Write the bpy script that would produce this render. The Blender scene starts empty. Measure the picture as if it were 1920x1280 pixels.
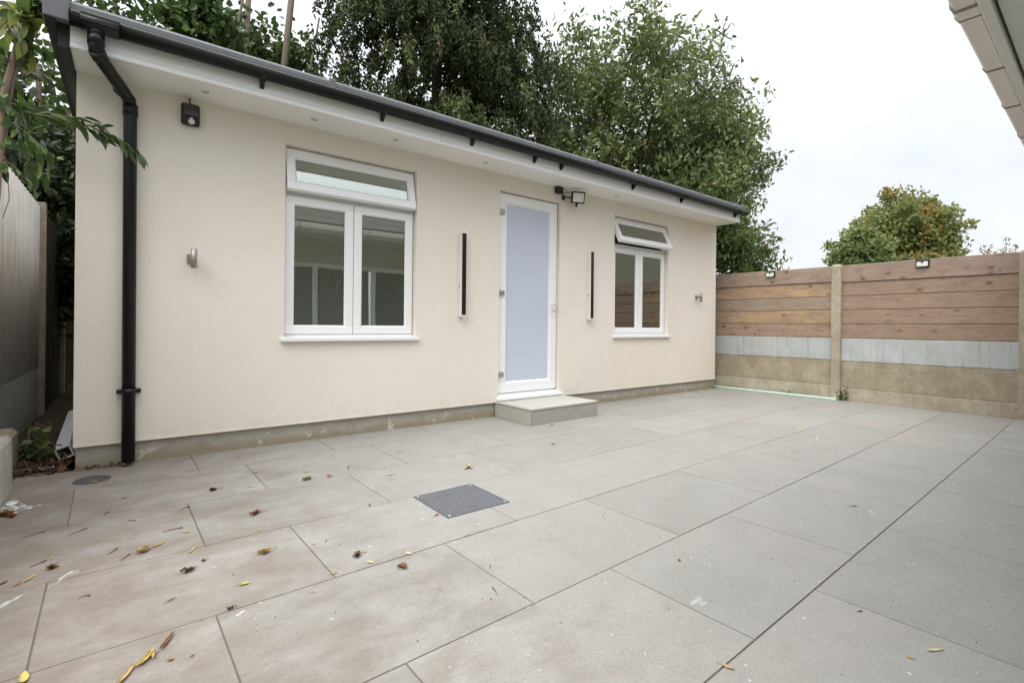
import bpy, bmesh, math, random
import numpy as np
from mathutils import Vector, Matrix
R = math.radians
SC = bpy.context.scene
COL = SC.collection
random.seed(7)
RNG = np.random.default_rng(7)

# ------------------------------------------------------------------ camera
cd = bpy.data.cameras.new("camera")
cam = bpy.data.objects.new("camera", cd); COL.objects.link(cam)
fwd = Vector((0.6107, 0.7918, 0.0)).normalized()
up = Vector((-0.0078, 0.0060, 1.0)); right = fwd.cross(up).normalized(); up = right.cross(fwd).normalized()
m = Matrix((right, up, -fwd)).transposed().to_4x4(); m.translation = Vector((0.117, -4.348, 0.990))
cam.matrix_world = m
cd.sensor_width = 36; cd.lens = 17.40; cd.shift_y = -0.01565; cd.clip_start = 0.02; cd.clip_end = 600
SC.camera = cam

# ------------------------------------------------------------------ sky, sun, exposure
SUN_EL, SUN_AZ = 50, 250          # azimuth measured clockwise from +Y
W = bpy.data.worlds.new("World"); SC.world = W; W.use_nodes = True
nt = W.node_tree; nt.nodes.clear()
def wn(t, **k):
    n = nt.nodes.new(t)
    for a, b in k.items(): setattr(n, a, b)
    return n
sky = wn("ShaderNodeTexSky", sky_type='NISHITA', sun_disc=False)
sky.sun_elevation = R(SUN_EL); sky.sun_rotation = R(SUN_AZ); sky.air_density = 1.2; sky.dust_density = 2.0
tc = wn("ShaderNodeTexCoord"); sep = wn("ShaderNodeSeparateXYZ")
nt.links.new(tc.outputs["Generated"], sep.inputs[0])
zc = wn("ShaderNodeMath", operation='MAXIMUM'); zc.inputs[1].default_value = 0.0
nt.links.new(sep.outputs[2], zc.inputs[0])
den = wn("ShaderNodeMath", operation='ADD'); den.inputs[1].default_value = 0.18
nt.links.new(zc.outputs[0], den.inputs[0])
dx = wn("ShaderNodeMath", operation='DIVIDE'); dy = wn("ShaderNodeMath", operation='DIVIDE')
nt.links.new(sep.outputs[0], dx.inputs[0]); nt.links.new(den.outputs[0], dx.inputs[1])
nt.links.new(sep.outputs[1], dy.inputs[0]); nt.links.new(den.outputs[0], dy.inputs[1])
cmb = wn("ShaderNodeCombineXYZ")
nt.links.new(dx.outputs[0], cmb.inputs[0]); nt.links.new(dy.outputs[0], cmb.inputs[1])
noi = wn("ShaderNodeTexNoise"); noi.inputs["Scale"].default_value = 0.8; noi.inputs["Detail"].default_value = 5
noi.inputs["Roughness"].default_value = 0.55
mp = wn("ShaderNodeMapping"); mp.inputs["Scale"].default_value = (1.0, 2.2, 1.0); mp.inputs["Rotation"].default_value = (0, 0, R(50))
nt.links.new(cmb.outputs[0], mp.inputs[0]); nt.links.new(mp.outputs[0], noi.inputs["Vector"])
cr = wn("ShaderNodeValToRGB")
cr.color_ramp.elements[0].position = 0.38; cr.color_ramp.elements[0].color = (3.40, 3.57, 3.82, 1)
cr.color_ramp.elements[1].position = 0.62; cr.color_ramp.elements[1].color = (3.85, 3.92, 4.01, 1)
nt.links.new(noi.outputs["Fac"], cr.inputs[0])
lp = wn("ShaderNodeMapRange"); lp.inputs["From Min"].default_value = 0.0; lp.inputs["From Max"].default_value = 1.0
lp.inputs["To Min"].default_value = 1.0; lp.inputs["To Max"].default_value = 4.6
pw = wn("ShaderNodeMath", operation='POWER'); pw.inputs[1].default_value = 3.4
nt.links.new(zc.outputs[0], pw.inputs[0]); nt.links.new(pw.outputs[0], lp.inputs["Value"])
vm = wn("ShaderNodeVectorMath", operation='SCALE'); nt.links.new(cr.outputs[0], vm.inputs[0]); nt.links.new(lp.outputs[0], vm.inputs["Scale"])
mx = wn("ShaderNodeMixRGB"); mx.inputs[0].default_value = 0.96
nt.links.new(sky.outputs[0], mx.inputs[1]); nt.links.new(vm.outputs[0], mx.inputs[2])
bg = wn("ShaderNodeBackground"); bg.inputs[1].default_value = 0.108
out = wn("ShaderNodeOutputWorld")
nt.links.new(mx.outputs[0], bg.inputs[0]); nt.links.new(bg.outputs[0], out.inputs[0])
ld = bpy.data.lights.new("sun", 'SUN'); ld.energy = 1.05; ld.angle = R(40); ld.color = (1, 0.965, 0.91)
lo = bpy.data.objects.new("sun", ld); COL.objects.link(lo)
sd = Vector((math.sin(R(SUN_AZ)) * math.cos(R(SUN_EL)), math.cos(R(SUN_AZ)) * math.cos(R(SUN_EL)), math.sin(R(SUN_EL))))
lo.rotation_euler = sd.to_track_quat('Z', 'Y').to_euler(); lo.location = sd * 40
SC.view_settings.view_transform = 'Standard'; SC.view_settings.look = 'None'
SC.view_settings.exposure = 1.24; SC.view_settings.gamma = 1; SC.view_settings.use_curve_mapping = False
SC.render.engine = 'CYCLES'
SC.cycles.max_bounces = 8; SC.cycles.transparent_max_bounces = 16; SC.cycles.use_denoising = True

# ------------------------------------------------------------------ materials
class NT:
    def __init__(s, name, rough=0.6, spec=0.4, metal=0.0):
        s.m = bpy.data.materials.new(name); s.m.use_nodes = True; s.t = s.m.node_tree
        s.b = s.t.nodes["Principled BSDF"]; s.b.inputs["Roughness"].default_value = rough
        s.b.inputs["Specular IOR Level"].default_value = spec; s.b.inputs["Metallic"].default_value = metal
        s.tc = s.n("ShaderNodeTexCoord"); s.geo = s.n("ShaderNodeNewGeometry"); s.oi = s.n("ShaderNodeObjectInfo")
    def n(s, t, **k):
        x = s.t.nodes.new(t)
        for a, b in k.items(): setattr(x, a, b)
        return x
    def l(s, a, b): s.t.links.new(a, b)
    def setin(s, sock, v):
        if hasattr(v, "is_output") or hasattr(v, "links"): s.l(v, sock)
        else: sock.default_value = v
    def vec(s, space="Object", scale=(1, 1, 1), rnd=0.0, rot=(0, 0, 0)):
        src = s.geo.outputs["Position"] if space == "World" else s.tc.outputs[space]
        mp = s.n("ShaderNodeMapping"); mp.inputs["Scale"].default_value = scale; mp.inputs["Rotation"].default_value = rot
        s.l(src, mp.inputs[0])
        if rnd:
            mu = s.n("ShaderNodeMath", operation='MULTIPLY'); mu.inputs[1].default_value = rnd
            s.l(s.oi.outputs["Random"], mu.inputs[0])
            c = s.n("ShaderNodeCombineXYZ")
            for i in range(3): s.l(mu.outputs[0], c.inputs[i])
            s.l(c.outputs[0], mp.inputs["Location"])
        return mp.outputs[0]
    def noise(s, v, scale, detail=4, rough=0.55, dist=0.0):
        x = s.n("ShaderNodeTexNoise"); s.l(v, x.inputs["Vector"])
        x.inputs["Scale"].default_value = scale; x.inputs["Detail"].default_value = detail
        x.inputs["Roughness"].default_value = rough; x.inputs["Distortion"].default_value = dist
        return x.outputs["Fac"]
    def ramp(s, f, p0, p1, c0=(0, 0, 0, 1), c1=(1, 1, 1, 1)):
        x = s.n("ShaderNodeValToRGB"); e = x.color_ramp.elements
        e[0].position = p0; e[1].position = p1
        e[0].color = tuple(c0) + (1,) if len(c0) == 3 else c0; e[1].color = tuple(c1) + (1,) if len(c1) == 3 else c1
        s.l(f, x.inputs[0]); return x.outputs[0]
    def mix(s, f, a, b, mode='MIX'):
        x = s.n("ShaderNodeMixRGB", blend_type=mode)
        for i, v in enumerate((f, a, b)):
            if isinstance(v, (int, float)): x.inputs[i].default_value = v
            elif isinstance(v, tuple): x.inputs[i].default_value = v + (1,) if len(v) == 3 else v
            else: s.l(v, x.inputs[i])
        return x.outputs[0]
    def math(s, op, a, b=0.0, clamp=False):
        x = s.n("ShaderNodeMath", operation=op, use_clamp=clamp)
        for i, v in enumerate((a, b)):
            if isinstance(v, (int, float)): x.inputs[i].default_value = v
            else: s.l(v, x.inputs[i])
        return x.outputs[0]
    def col(s, v):
        if isinstance(v, tuple): s.b.inputs["Base Color"].default_value = v + (1,) if len(v) == 3 else v
        else: s.l(v, s.b.inputs["Base Color"])
    def bump(s, h, dist=0.002, strength=0.6):
        x = s.n("ShaderNodeBump"); x.inputs["Distance"].default_value = dist; x.inputs["Strength"].default_value = strength
        s.l(h, x.inputs["Height"]); s.l(x.outputs[0], s.b.inputs["Normal"])
    def rough(s, v): s.l(v, s.b.inputs["Roughness"])

def simple(name, col, rough=0.5, spec=0.4, metal=0.0, var=0.06, scale=8.0):
    k = NT(name, rough, spec, metal)
    n = k.noise(k.vec("World"), scale, 4)
    d = tuple(c * (1 - var) for c in col); u_ = tuple(min(1, c * (1 + var)) for c in col)
    k.col(k.mix(n, d, u_)); return k.m

def m_render():
    k = NT("cream_render", 0.9, 0.15)
    v = k.vec("World")
    c = k.mix(k.ramp(k.noise(v, 0.9, 3), 0.35, 0.65), (0.805, 0.737, 0.635), (0.825, 0.770, 0.70))
    c = k.mix(k.math('MULTIPLY', k.ramp(k.noise(v, 3.5, 7, 0.7), 0.45, 0.75), 0.28), c, (0.73, 0.66, 0.56))
    c = k.mix(k.math('MULTIPLY', k.ramp(k.noise(v, 75, 5, 0.75), 0.42, 0.66), 0.30), c, (0.66, 0.60, 0.51))
    c = k.mix(k.math('MULTIPLY', k.ramp(k.noise(v, 130, 3, 0.7), 0.52, 0.68), 0.30), c, (0.88, 0.83, 0.765))
    vs = k.vec("World", (7, 7, 0.6))
    c = k.mix(k.math('MULTIPLY', k.ramp(k.noise(vs, 1.0, 4), 0.55, 0.8), 0.10), c, (0.66, 0.60, 0.51))
    c = k.mix(k.math('MULTIPLY', k.ramp(k.noise(v, 2.3, 3), 0.66, 0.74), 0.25), c, (0.86, 0.835, 0.79))
    z = k.n("ShaderNodeSeparateXYZ"); k.l(k.geo.outputs["Position"], z.inputs[0])
    dd = k.math('ADD', k.math('MULTIPLY', z.outputs[2], -1.1), k.noise(v, 9, 6, 0.75))
    c = k.mix(k.math('MULTIPLY', k.ramp(dd, 0.22, 0.52), 0.35), c, (0.60, 0.54, 0.45))
    k.col(c); k.bump(k.noise(v, 160, 5, 0.75), 0.003, 0.7); return k.m
def m_plinth():
    k = NT("plinth_concrete", 0.95, 0.1); v = k.vec("World")
    c = k.mix(k.noise(v, 7, 6, 0.7), (0.33, 0.30, 0.245), (0.46, 0.43, 0.37))
    z = k.n("ShaderNodeSeparateXYZ"); k.l(k.geo.outputs["Position"], z.inputs[0])
    zz = k.math('MULTIPLY', z.outputs[2], -6.0); zz = k.math('ADD', zz, k.noise(v, 3.0, 5, 0.7))
    c = k.mix(k.math('MULTIPLY', k.ramp(zz, 0.0, 0.34), 0.75), c, (0.27, 0.22, 0.135))
    c = k.mix(k.math('MULTIPLY', k.ramp(k.noise(v, 5, 6, 0.75), 0.55, 0.68), 0.5), c, (0.22, 0.20, 0.165))
    c = k.mix(k.math('MULTIPLY', k.ramp(k.noise(v, 9, 5, 0.75), 0.61, 0.64), 0.75), c, (0.62, 0.59, 0.53))
    c = k.mix(k.math('MULTIPLY', k.ramp(k.noise(k.vec("World", (1, 1, 2)), 22, 3), 0.69, 0.72), 0.6), c, (0.14, 0.125, 0.10))
    k.col(c); k.bump(k.noise(v, 45, 6, 0.7), 0.006, 0.8); return k.m
def m_slab():
    k = NT("porcelain_slab", 0.55, 0.35)
    v = k.vec("Object", rnd=60.0); w = k.vec("World")
    c = k.mix(k.ramp(k.noise(v, 3.2, 8, 0.66, 0.15), 0.34, 0.66), (0.270, 0.258, 0.235), (0.312, 0.301, 0.277))
    c = k.mix(k.math('MULTIPLY', k.ramp(k.noise(v, 1.6, 4, 0.6, 0.2), 0.45, 0.7), 0.40), c, (0.300, 0.270, 0.248))
    c = k.mix(k.math('MULTIPLY', k.ramp(k.noise(v, 11, 8, 0.78, 0.2), 0.47, 0.70), 0.30), c, (0.235, 0.222, 0.203))
    c = k.mix(k.math('MULTIPLY', k.ramp(k.noise(v, 8, 7, 0.75, 0.3), 0.54, 0.72), 0.22), c, (0.345, 0.342, 0.325))
    c = k.mix(k.math('MULTIPLY', k.ramp(k.noise(v, 95, 4, 0.7), 0.50, 0.66), 0.42), c, (0.195, 0.183, 0.167))
    c = k.mix(k.math('MULTIPLY', k.ramp(k.noise(v, 120, 3), 0.56, 0.70), 0.35), c, (0.44, 0.43, 0.415))
    c = k.mix(k.math('MULTIPLY', k.ramp(k.noise(v, 34, 2), 0.725, 0.75), 0.65), c, (0.60, 0.59, 0.57))
    c = k.mix(k.math('MULTIPLY', k.ramp(k.noise(v, 30, 2), 0.735, 0.76), 0.7), c, (0.11, 0.09, 0.07))
    sc_ = k.noise(k.vec("Object", (1, 14, 1), rnd=17.0, rot=(0, 0, R(25))), 3.0, 5, 0.6)
    c = k.mix(k.math('MULTIPLY', k.ramp(sc_, 0.66, 0.74), 0.30), c, (0.42, 0.41, 0.395))
    # soil tracked in from the planted side of the yard, with its own streaky outline
    s = k.n("ShaderNodeSeparateXYZ"); k.l(w, s.inputs[0])
    g = k.math('ADD', k.math('MULTIPLY', s.outputs[0], -0.34), 0.36)
    g = k.math('ADD', g, k.math('MULTIPLY', s.outputs[1], -0.015))
    st = k.noise(k.vec("World", (1.3, 2.0, 1), rot=(0, 0, R(12))), 2.6, 8, 0.72, 0.3)
    d = k.ramp(k.math('ADD', k.math('MULTIPLY', g, 0.6), st), 0.47, 0.82)
    c = k.mix(k.math('MULTIPLY', d, 0.85), c, (0.170, 0.135, 0.105))
    h = k.n("ShaderNodeHueSaturation"); k.l(c, h.inputs["Color"])
    k.l(k.math('ADD', k.math('MULTIPLY', k.oi.outputs["Random"], 0.11), 0.945), h.inputs["Value"])
    k.col(h.outputs[0])
    k.rough(k.ramp(k.noise(v, 4, 5), 0.3, 0.7, (0.48, 0.48, 0.48), (0.66, 0.66, 0.66)))
    k.bump(k.noise(v, 90, 5, 0.7), 0.0012, 0.5); return k.m
def m_wood():
    k = NT("weathered_board", 0.85, 0.15)
    v = k.vec("Object", (1, 1, 1), rnd=40.0)
    hue = k.oi.outputs["Color"]
    tone = k.noise(k.vec("Object", (2, 0.9, 3), rnd=23.0), 2.6, 6, 0.68)
    c = k.mix(k.math('MULTIPLY', k.ramp(tone, 0.42, 0.62), 0.65), hue, (0.295, 0.215, 0.165))
    c = k.mix(k.math('MULTIPLY', k.ramp(k.noise(k.vec("Object", (1, 1.4, 2.5), rnd=57.0), 3.0, 6, 0.7), 0.50, 0.68), 0.6), c, (0.19, 0.135, 0.10))
    gr = k.noise(k.vec("Object", (1, 0.55, 20), rnd=77.0), 6.0, 8, 0.76, 1.2)
    c = k.mix(k.math('MULTIPLY', k.ramp(gr, 0.42, 0.62), 0.72), c, (0.175, 0.115, 0.085))
    c = k.mix(k.math('MULTIPLY', k.ramp(k.noise(k.vec("Object", (1, 0.8, 30), rnd=5.0), 9.0, 6, 0.7), 0.52, 0.66), 0.5), c, (0.50, 0.435, 0.37))
    vo = k.n("ShaderNodeTexVoronoi"); vo.inputs["Scale"].default_value = 4.4
    k.l(k.vec("Object", (0.01, 1.0, 1.55), rnd=91.0), vo.inputs["Vector"])
    k.l(k.vec("Object", (0.01, 1.0, 1.55), rnd=91.0), vo.inputs["Vector"])
    kn = k.ramp(k.math('ADD', vo.outputs["Distance"], k.math('MULTIPLY', k.noise(v, 14, 4, 0.7), 0.22)), 0.165, 0.25, (1, 1, 1), (0, 0, 0))
    c = k.mix(k.math('MULTIPLY', kn, 0.85), c, (0.10, 0.055, 0.03))
    ring = k.ramp(vo.outputs["Distance"], 0.12, 0.26, (1, 1, 1), (0, 0, 0))
    c = k.mix(k.math('MULTIPLY', ring, 0.45), c, (0.17, 0.095, 0.06))
    stk = k.noise(k.vec("Object", (1, 5.0, 4.0), rnd=13.0, rot=(R(28), 0, 0)), 2.2, 3, 0.5)
    c = k.mix(k.math('MULTIPLY', k.ramp(stk, 0.68, 0.74), 0.55), c, (0.14, 0.085, 0.06))
    k.col(c); k.bump(gr, 0.003, 0.5); return k.m
def m_conc(name, a, b, dark, moss=0.5, streak=0.0, sc=1.0, spk=0.5):
    k = NT(name, 0.95, 0.1); v = k.vec("World")
    c = k.mix(k.ramp(k.noise(v, 5 * sc, 7, 0.72), 0.35, 0.68), a, b)
    c = k.mix(k.math('MULTIPLY', k.ramp(k.noise(v, 70, 5, 0.75), 0.50, 0.60), spk), c, tuple(x * 1.55 for x in a))
    c = k.mix(k.math('MULTIPLY', k.ramp(k.noise(v, 48, 5, 0.75), 0.52, 0.64), spk), c, tuple(x * 0.55 for x in a))
    c = k.mix(k.math('MULTIPLY', k.ramp(k.noise(v, 2.0, 6, 0.7), 0.5, 0.7), moss), c, dark)
    if streak:
        c = k.mix(k.math('MULTIPLY', k.ramp(k.noise(k.vec("World", (14, 14, 0.9)), 1.6, 5, 0.7), 0.5, 0.72), streak), c, (0.20, 0.175, 0.12))
    k.col(c); k.bump(k.noise(v, 130, 4, 0.7), 0.004, 0.6); return k.m
def m_leaf(name, cols, trans=0.35, rough=0.45, spec=0.35, attr=True):
    m_ = bpy.data.materials.new(name); m_.use_nodes = True; t = m_.node_tree
    b = t.nodes["Principled BSDF"]; o = t.nodes["Material Output"]
    g = t.nodes.new("ShaderNodeNewGeometry") if not attr else t.nodes.new("ShaderNodeAttribute"); r = t.nodes.new("ShaderNodeValToRGB")
    if attr: g.attribute_name = "tone"
    e = r.color_ramp.elements
    while len(e) < len(cols): e.new(0.5)
    for i, (p, c) in enumerate(cols): e[i].position = p; e[i].color = tuple(c) + (1,)
    t.links.new(g.outputs["Fac" if attr else "Random Per Island"], r.inputs[0])
    b.inputs["Roughness"].default_value = rough; b.inputs["Specular IOR Level"].default_value = spec
    t.links.new(r.outputs[0], b.inputs["Base Color"])
    tr = t.nodes.new("ShaderNodeBsdfTranslucent"); t.links.new(r.outputs[0], tr.inputs[0])
    ms = t.nodes.new("ShaderNodeMixShader"); ms.inputs[0].default_value = trans
    t.links.new(b.outputs[0], ms.inputs[1]); t.links.new(tr.outputs[0], ms.inputs[2]); t.links.new(ms.outputs[0], o.inputs[0])
    return m_
def m_glass(name, tint=(0.62, 0.66, 0.62), refl=0.2):
    m_ = bpy.data.materials.new(name); m_.use_nodes = True; t = m_.node_tree
    for n in list(t.nodes):
        if n.type != 'OUTPUT_MATERIAL': t.nodes.remove(n)
    o = t.nodes["Material Output"]
    gl = t.nodes.new("ShaderNodeBsdfGlossy"); gl.inputs["Roughness"].default_value = 0.01; gl.inputs[0].default_value = (0.93, 0.97, 0.95, 1)
    tp = t.nodes.new("ShaderNodeBsdfTransparent"); tp.inputs[0].default_value = tint + (1,)
    fr = t.nodes.new("ShaderNodeFresnel"); fr.inputs[0].default_value = 1.5
    ma = t.nodes.new("ShaderNodeMath"); ma.operation = 'MULTIPLY_ADD'; ma.inputs[1].default_value = 1.7; ma.inputs[2].default_value = refl - 0.07
    ma.use_clamp = True
    t.links.new(fr.outputs[0], ma.inputs[0])
    # gentle waviness of float glass
    tcn = t.nodes.new("ShaderNodeTexCoord"); nz = t.nodes.new("ShaderNodeTexNoise"); nz.inputs["Scale"].default_value = 2.2; nz.inputs["Detail"].default_value = 1
    t.links.new(tcn.outputs["Object"], nz.inputs["Vector"])
    bp = t.nodes.new("ShaderNodeBump"); bp.inputs["Distance"].default_value = 0.002; bp.inputs["Strength"].default_value = 0.35
    t.links.new(nz.outputs["Fac"], bp.inputs["Height"]); t.links.new(bp.outputs[0], gl.inputs["Normal"])
    mxs = t.nodes.new("ShaderNodeMixShader"); t.links.new(ma.outputs[0], mxs.inputs[0])
    t.links.new(tp.outputs[0], mxs.inputs[1]); t.links.new(gl.outputs[0], mxs.inputs[2]); t.links.new(mxs.outputs[0], o.inputs[0])
    return m_
def m_soffit():
    k = NT("painted_soffit", 0.7, 0.25); v = k.vec("World")
    c = k.mix(k.ramp(k.noise(v, 4, 5), 0.4, 0.7), (0.66, 0.67, 0.63), (0.72, 0.73, 0.69))
    c = k.mix(k.math('MULTIPLY', k.ramp(k.noise(v, 9, 3, 0.5), 0.68, 0.70), 0.8), c, (0.20, 0.18, 0.15))
    k.col(c); return k.m
def m_gravelly(name, a, b, scale=60):
    k = NT(name, 1.0, 0.1); v = k.vec("World")
    c = k.mix(k.noise(v, scale, 5, 0.7), a, b); k.col(c); k.bump(k.noise(v, scale, 5, 0.7), 0.02, 1.0); return k.m
def m_bark(name, a, b):
    k = NT(name, 0.9, 0.1); v = k.vec("World", (1, 1, 0.3))
    n = k.noise(v, 14, 6, 0.7); k.col(k.mix(n, a, b)); k.bump(n, 0.02, 0.8); return k.m

M = dict(
 render=m_render(), plinth=m_plinth(), slab=m_slab(), wood=m_wood(),
 grout=simple("grout", (0.16, 0.135, 0.115), 1.0, 0.05, var=0.3, scale=20),
 upvc=simple("white_upvc", (0.86, 0.86, 0.86), 0.28, 0.5, var=0.02),
 upvc2=simple("soffit_upvc", (0.86, 0.84, 0.80), 0.4, 0.4, var=0.03, scale=2),
 gasket=simple("grey_gasket", (0.10, 0.10, 0.10), 0.6),
 black=simple("black_plastic", (0.005, 0.006, 0.0055), 0.36, 0.35, var=0.2),
 blackmat=simple("matt_black", (0.018, 0.019, 0.018), 0.55, 0.4),
 trim=simple("roof_trim_grey", (0.115, 0.118, 0.13), 0.38, 0.5, var=0.25, scale=14),
 roofing=simple("roof_membrane", (0.09, 0.09, 0.095), 0.8),
 steel=simple("brushed_steel", (0.36, 0.34, 0.32), 0.45, 0.5, 0.8),
 hinge2=simple("screw_head", (0.45, 0.45, 0.43), 0.5),
 hinge=simple("cast_hinge", (0.40, 0.40, 0.36), 0.35, 0.5, 0.6),
 chrome=simple("satin_chrome", (0.62, 0.62, 0.60), 0.25, 0.5, 1.0),
 lens=simple("black_lens", (0.013, 0.013, 0.015), 0.15, 0.5),
 whitelens=simple("white_lens", (0.72, 0.72, 0.70), 0.2, 0.5),
 frosted=simple("frosted_panel", (0.565, 0.605, 0.72), 0.16, 0.5, var=0.03, scale=0.8),
 step=m_conc("step_tile", (0.335, 0.325, 0.285), (0.39, 0.38, 0.34), (0.30, 0.29, 0.25), 0.3, 0, 1, 0.12),
 steptop=m_conc("step_top_tile", (0.46, 0.445, 0.40), (0.50, 0.49, 0.45), (0.42, 0.40, 0.36), 0.3, 0, 1, 0.10),
 stepedge=simple("tile_trim", (0.20, 0.185, 0.16), 0.5),
 conc_old=m_conc("old_gravel_board", (0.27, 0.225, 0.155), (0.40, 0.355, 0.27), (0.17, 0.14, 0.085), 0.5, 0.35),
 conc_base=m_conc("base_gravel_board", (0.33, 0.285, 0.215), (0.47, 0.425, 0.35), (0.23, 0.19, 0.11), 0.5, 0.15),
 conc_new=m_conc("grey_gravel_board", (0.37, 0.39, 0.385), (0.46, 0.48, 0.47), (0.33, 0.32, 0.27), 0.30, 0.40, 1.0, 0.05),
 post=m_conc("concrete_post", (0.31, 0.265, 0.20), (0.45, 0.40, 0.32), (0.21, 0.175, 0.12), 0.5, 0.2),
 kerb=m_conc("concrete_kerb", (0.36, 0.34, 0.30), (0.50, 0.475, 0.43), (0.25, 0.225, 0.18), 0.4, 0.2, 0.6),
 panelgrey=m_conc("grey_fence_panel", (0.50, 0.49, 0.475), (0.66, 0.65, 0.635), (0.34, 0.33, 0.31), 0.5, 0.6, 0.4, 0.05),
 darkwood=simple("dark_fence_wood", (0.055, 0.042, 0.03), 0.9, 0.1, var=0.4, scale=5),
 orange=simple("orange_light_slit", (0.42, 0.17, 0.05), 0.7, var=0.3),
 iron=m_gravelly("cover_metal", (0.10, 0.105, 0.115), (0.20, 0.205, 0.22), 55),
 ironpale=m_gravelly("worn_tread", (0.22, 0.225, 0.24), (0.36, 0.365, 0.385), 70),
 mint=simple("mint_strip", (0.50, 0.70, 0.58), 0.4, 0.4, var=0.04),
 soil=m_gravelly("soil", (0.035, 0.025, 0.018), (0.12, 0.09, 0.065), 22),
 grass=m_gravelly("grass_ground", (0.04, 0.06, 0.02), (0.09, 0.11, 0.04), 6),
 soffit_old=m_soffit(),
 gutterold=simple("aged_gutter", (0.84, 0.77, 0.72), 0.5, var=0.06),
 fasciaold=simple("aged_fascia", (0.76, 0.76, 0.72), 0.5, var=0.05),
 housewall=simple("house_wall", (0.60, 0.57, 0.50), 0.9, 0.1, var=0.1, scale=3),
 rooftile=simple("roof_tile", (0.15, 0.135, 0.12), 0.8, 0.2, var=0.3, scale=10),
 interior=simple("interior_paint", (0.74, 0.73, 0.66), 0.9, 0.1),
 intfloor=simple("interior_floor", (0.42, 0.39, 0.34), 0.6),
 blind=simple("blind_fabric", (0.55, 0.53, 0.47), 0.9),
 glass=m_glass("window_glass", (0.90, 0.94, 0.89), 0.27), 
 bark=m_bark("bark_pale", (0.10, 0.085, 0.065), (0.24, 0.20, 0.155)),
 barkdark=m_bark("bark_dark", (0.05, 0.035, 0.025), (0.12, 0.09, 0.065)),
 stempink=m_bark("stem_bark", (0.20, 0.14, 0.105), (0.36, 0.27, 0.21)),
 l_syc=m_leaf("sycamore_leaf", [(0, (0.035, 0.062, 0.018)), (0.6, (0.085, 0.135, 0.035)), (0.97, (0.16, 0.22, 0.055)), (1, (0.26, 0.09, 0.02))]),
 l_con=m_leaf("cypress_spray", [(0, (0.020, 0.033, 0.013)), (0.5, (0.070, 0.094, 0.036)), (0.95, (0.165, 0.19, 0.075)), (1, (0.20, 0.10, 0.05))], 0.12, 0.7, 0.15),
 l_big=m_leaf("laurel_leaf", [(0, (0.080, 0.115, 0.040)), (0.45, (0.155, 0.205, 0.072)), (0.94, (0.28, 0.335, 0.125)), (1, (0.34, 0.14, 0.05))], 0.35, 0.35, 0.5),
 l_far=m_leaf("autumn_leaf", [(0, (0.12, 0.16, 0.055)), (0.42, (0.21, 0.25, 0.08)), (0.66, (0.29, 0.28, 0.09)), (0.88, (0.42, 0.22, 0.07)), (1, (0.48, 0.14, 0.04))], 0.4),
 l_lime=m_leaf("lime_leaf", [(0, (0.13, 0.19, 0.055)), (1, (0.25, 0.32, 0.10))], 0.4),
 l_olive=m_leaf("olive_leaf", [(0, (0.12, 0.125, 0.045)), (1, (0.22, 0.21, 0.09))], 0.4),
 l_dark=m_leaf("dark_leaf", [(0, (0.014, 0.024, 0.010)), (1, (0.045, 0.062, 0.022))], 0.2),
 l_ivy=m_leaf("ivy_leaf", [(0, (0.10, 0.15, 0.05)), (1, (0.30, 0.36, 0.13))], 0.35),
)
def plain(name, c, rough=0.6, trans=0.0):
    k = NT(name, rough, 0.3); n = k.noise(k.vec("Object", rnd=11.0), 45, 4, 0.6)
    k.col(k.mix(k.ramp(n, 0.35, 0.7), c, tuple(x * 0.62 for x in c))); return k.m
LEAFC = dict(
 brown=plain("dry_brown_leaf", (0.20, 0.095, 0.045)), dark=plain("dark_brown_leaf", (0.10, 0.05, 0.03)),
 tan=plain("tan_leaf", (0.47, 0.32, 0.15)), yellow=plain("yellow_leaf", (0.58, 0.43, 0.11)), cream=plain("cream_leaf", (0.66, 0.57, 0.33)),
 orange=plain("orange_leaf", (0.42, 0.14, 0.05)), olive=plain("olive_dry_leaf", (0.27, 0.25, 0.09)), red=plain("red_stalk", (0.20, 0.035, 0.045)),
 twig=plain("grey_twig", (0.12, 0.09, 0.07)), berry=plain("berry_skin", (0.30, 0.012, 0.015), 0.25),
 g1=m_leaf("shrub_green", [(0, (0.06, 0.105, 0.03)), (1, (0.065, 0.11, 0.032))], 0.35, 0.35, 0.5, attr=False),
 g2=m_leaf("shrub_bright_green", [(0, (0.13, 0.20, 0.05)), (1, (0.13, 0.20, 0.05))], 0.4, 0.35, 0.5, attr=False),
 g3=m_leaf("shrub_yellow_green", [(0, (0.34, 0.36, 0.10)), (1, (0.34, 0.36, 0.10))], 0.4, 0.35, 0.4, attr=False),
 g4=m_leaf("shrub_lime", [(0, (0.24, 0.34, 0.12)), (1, (0.24, 0.34, 0.12))], 0.4, 0.4, 0.3, attr=False))

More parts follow.
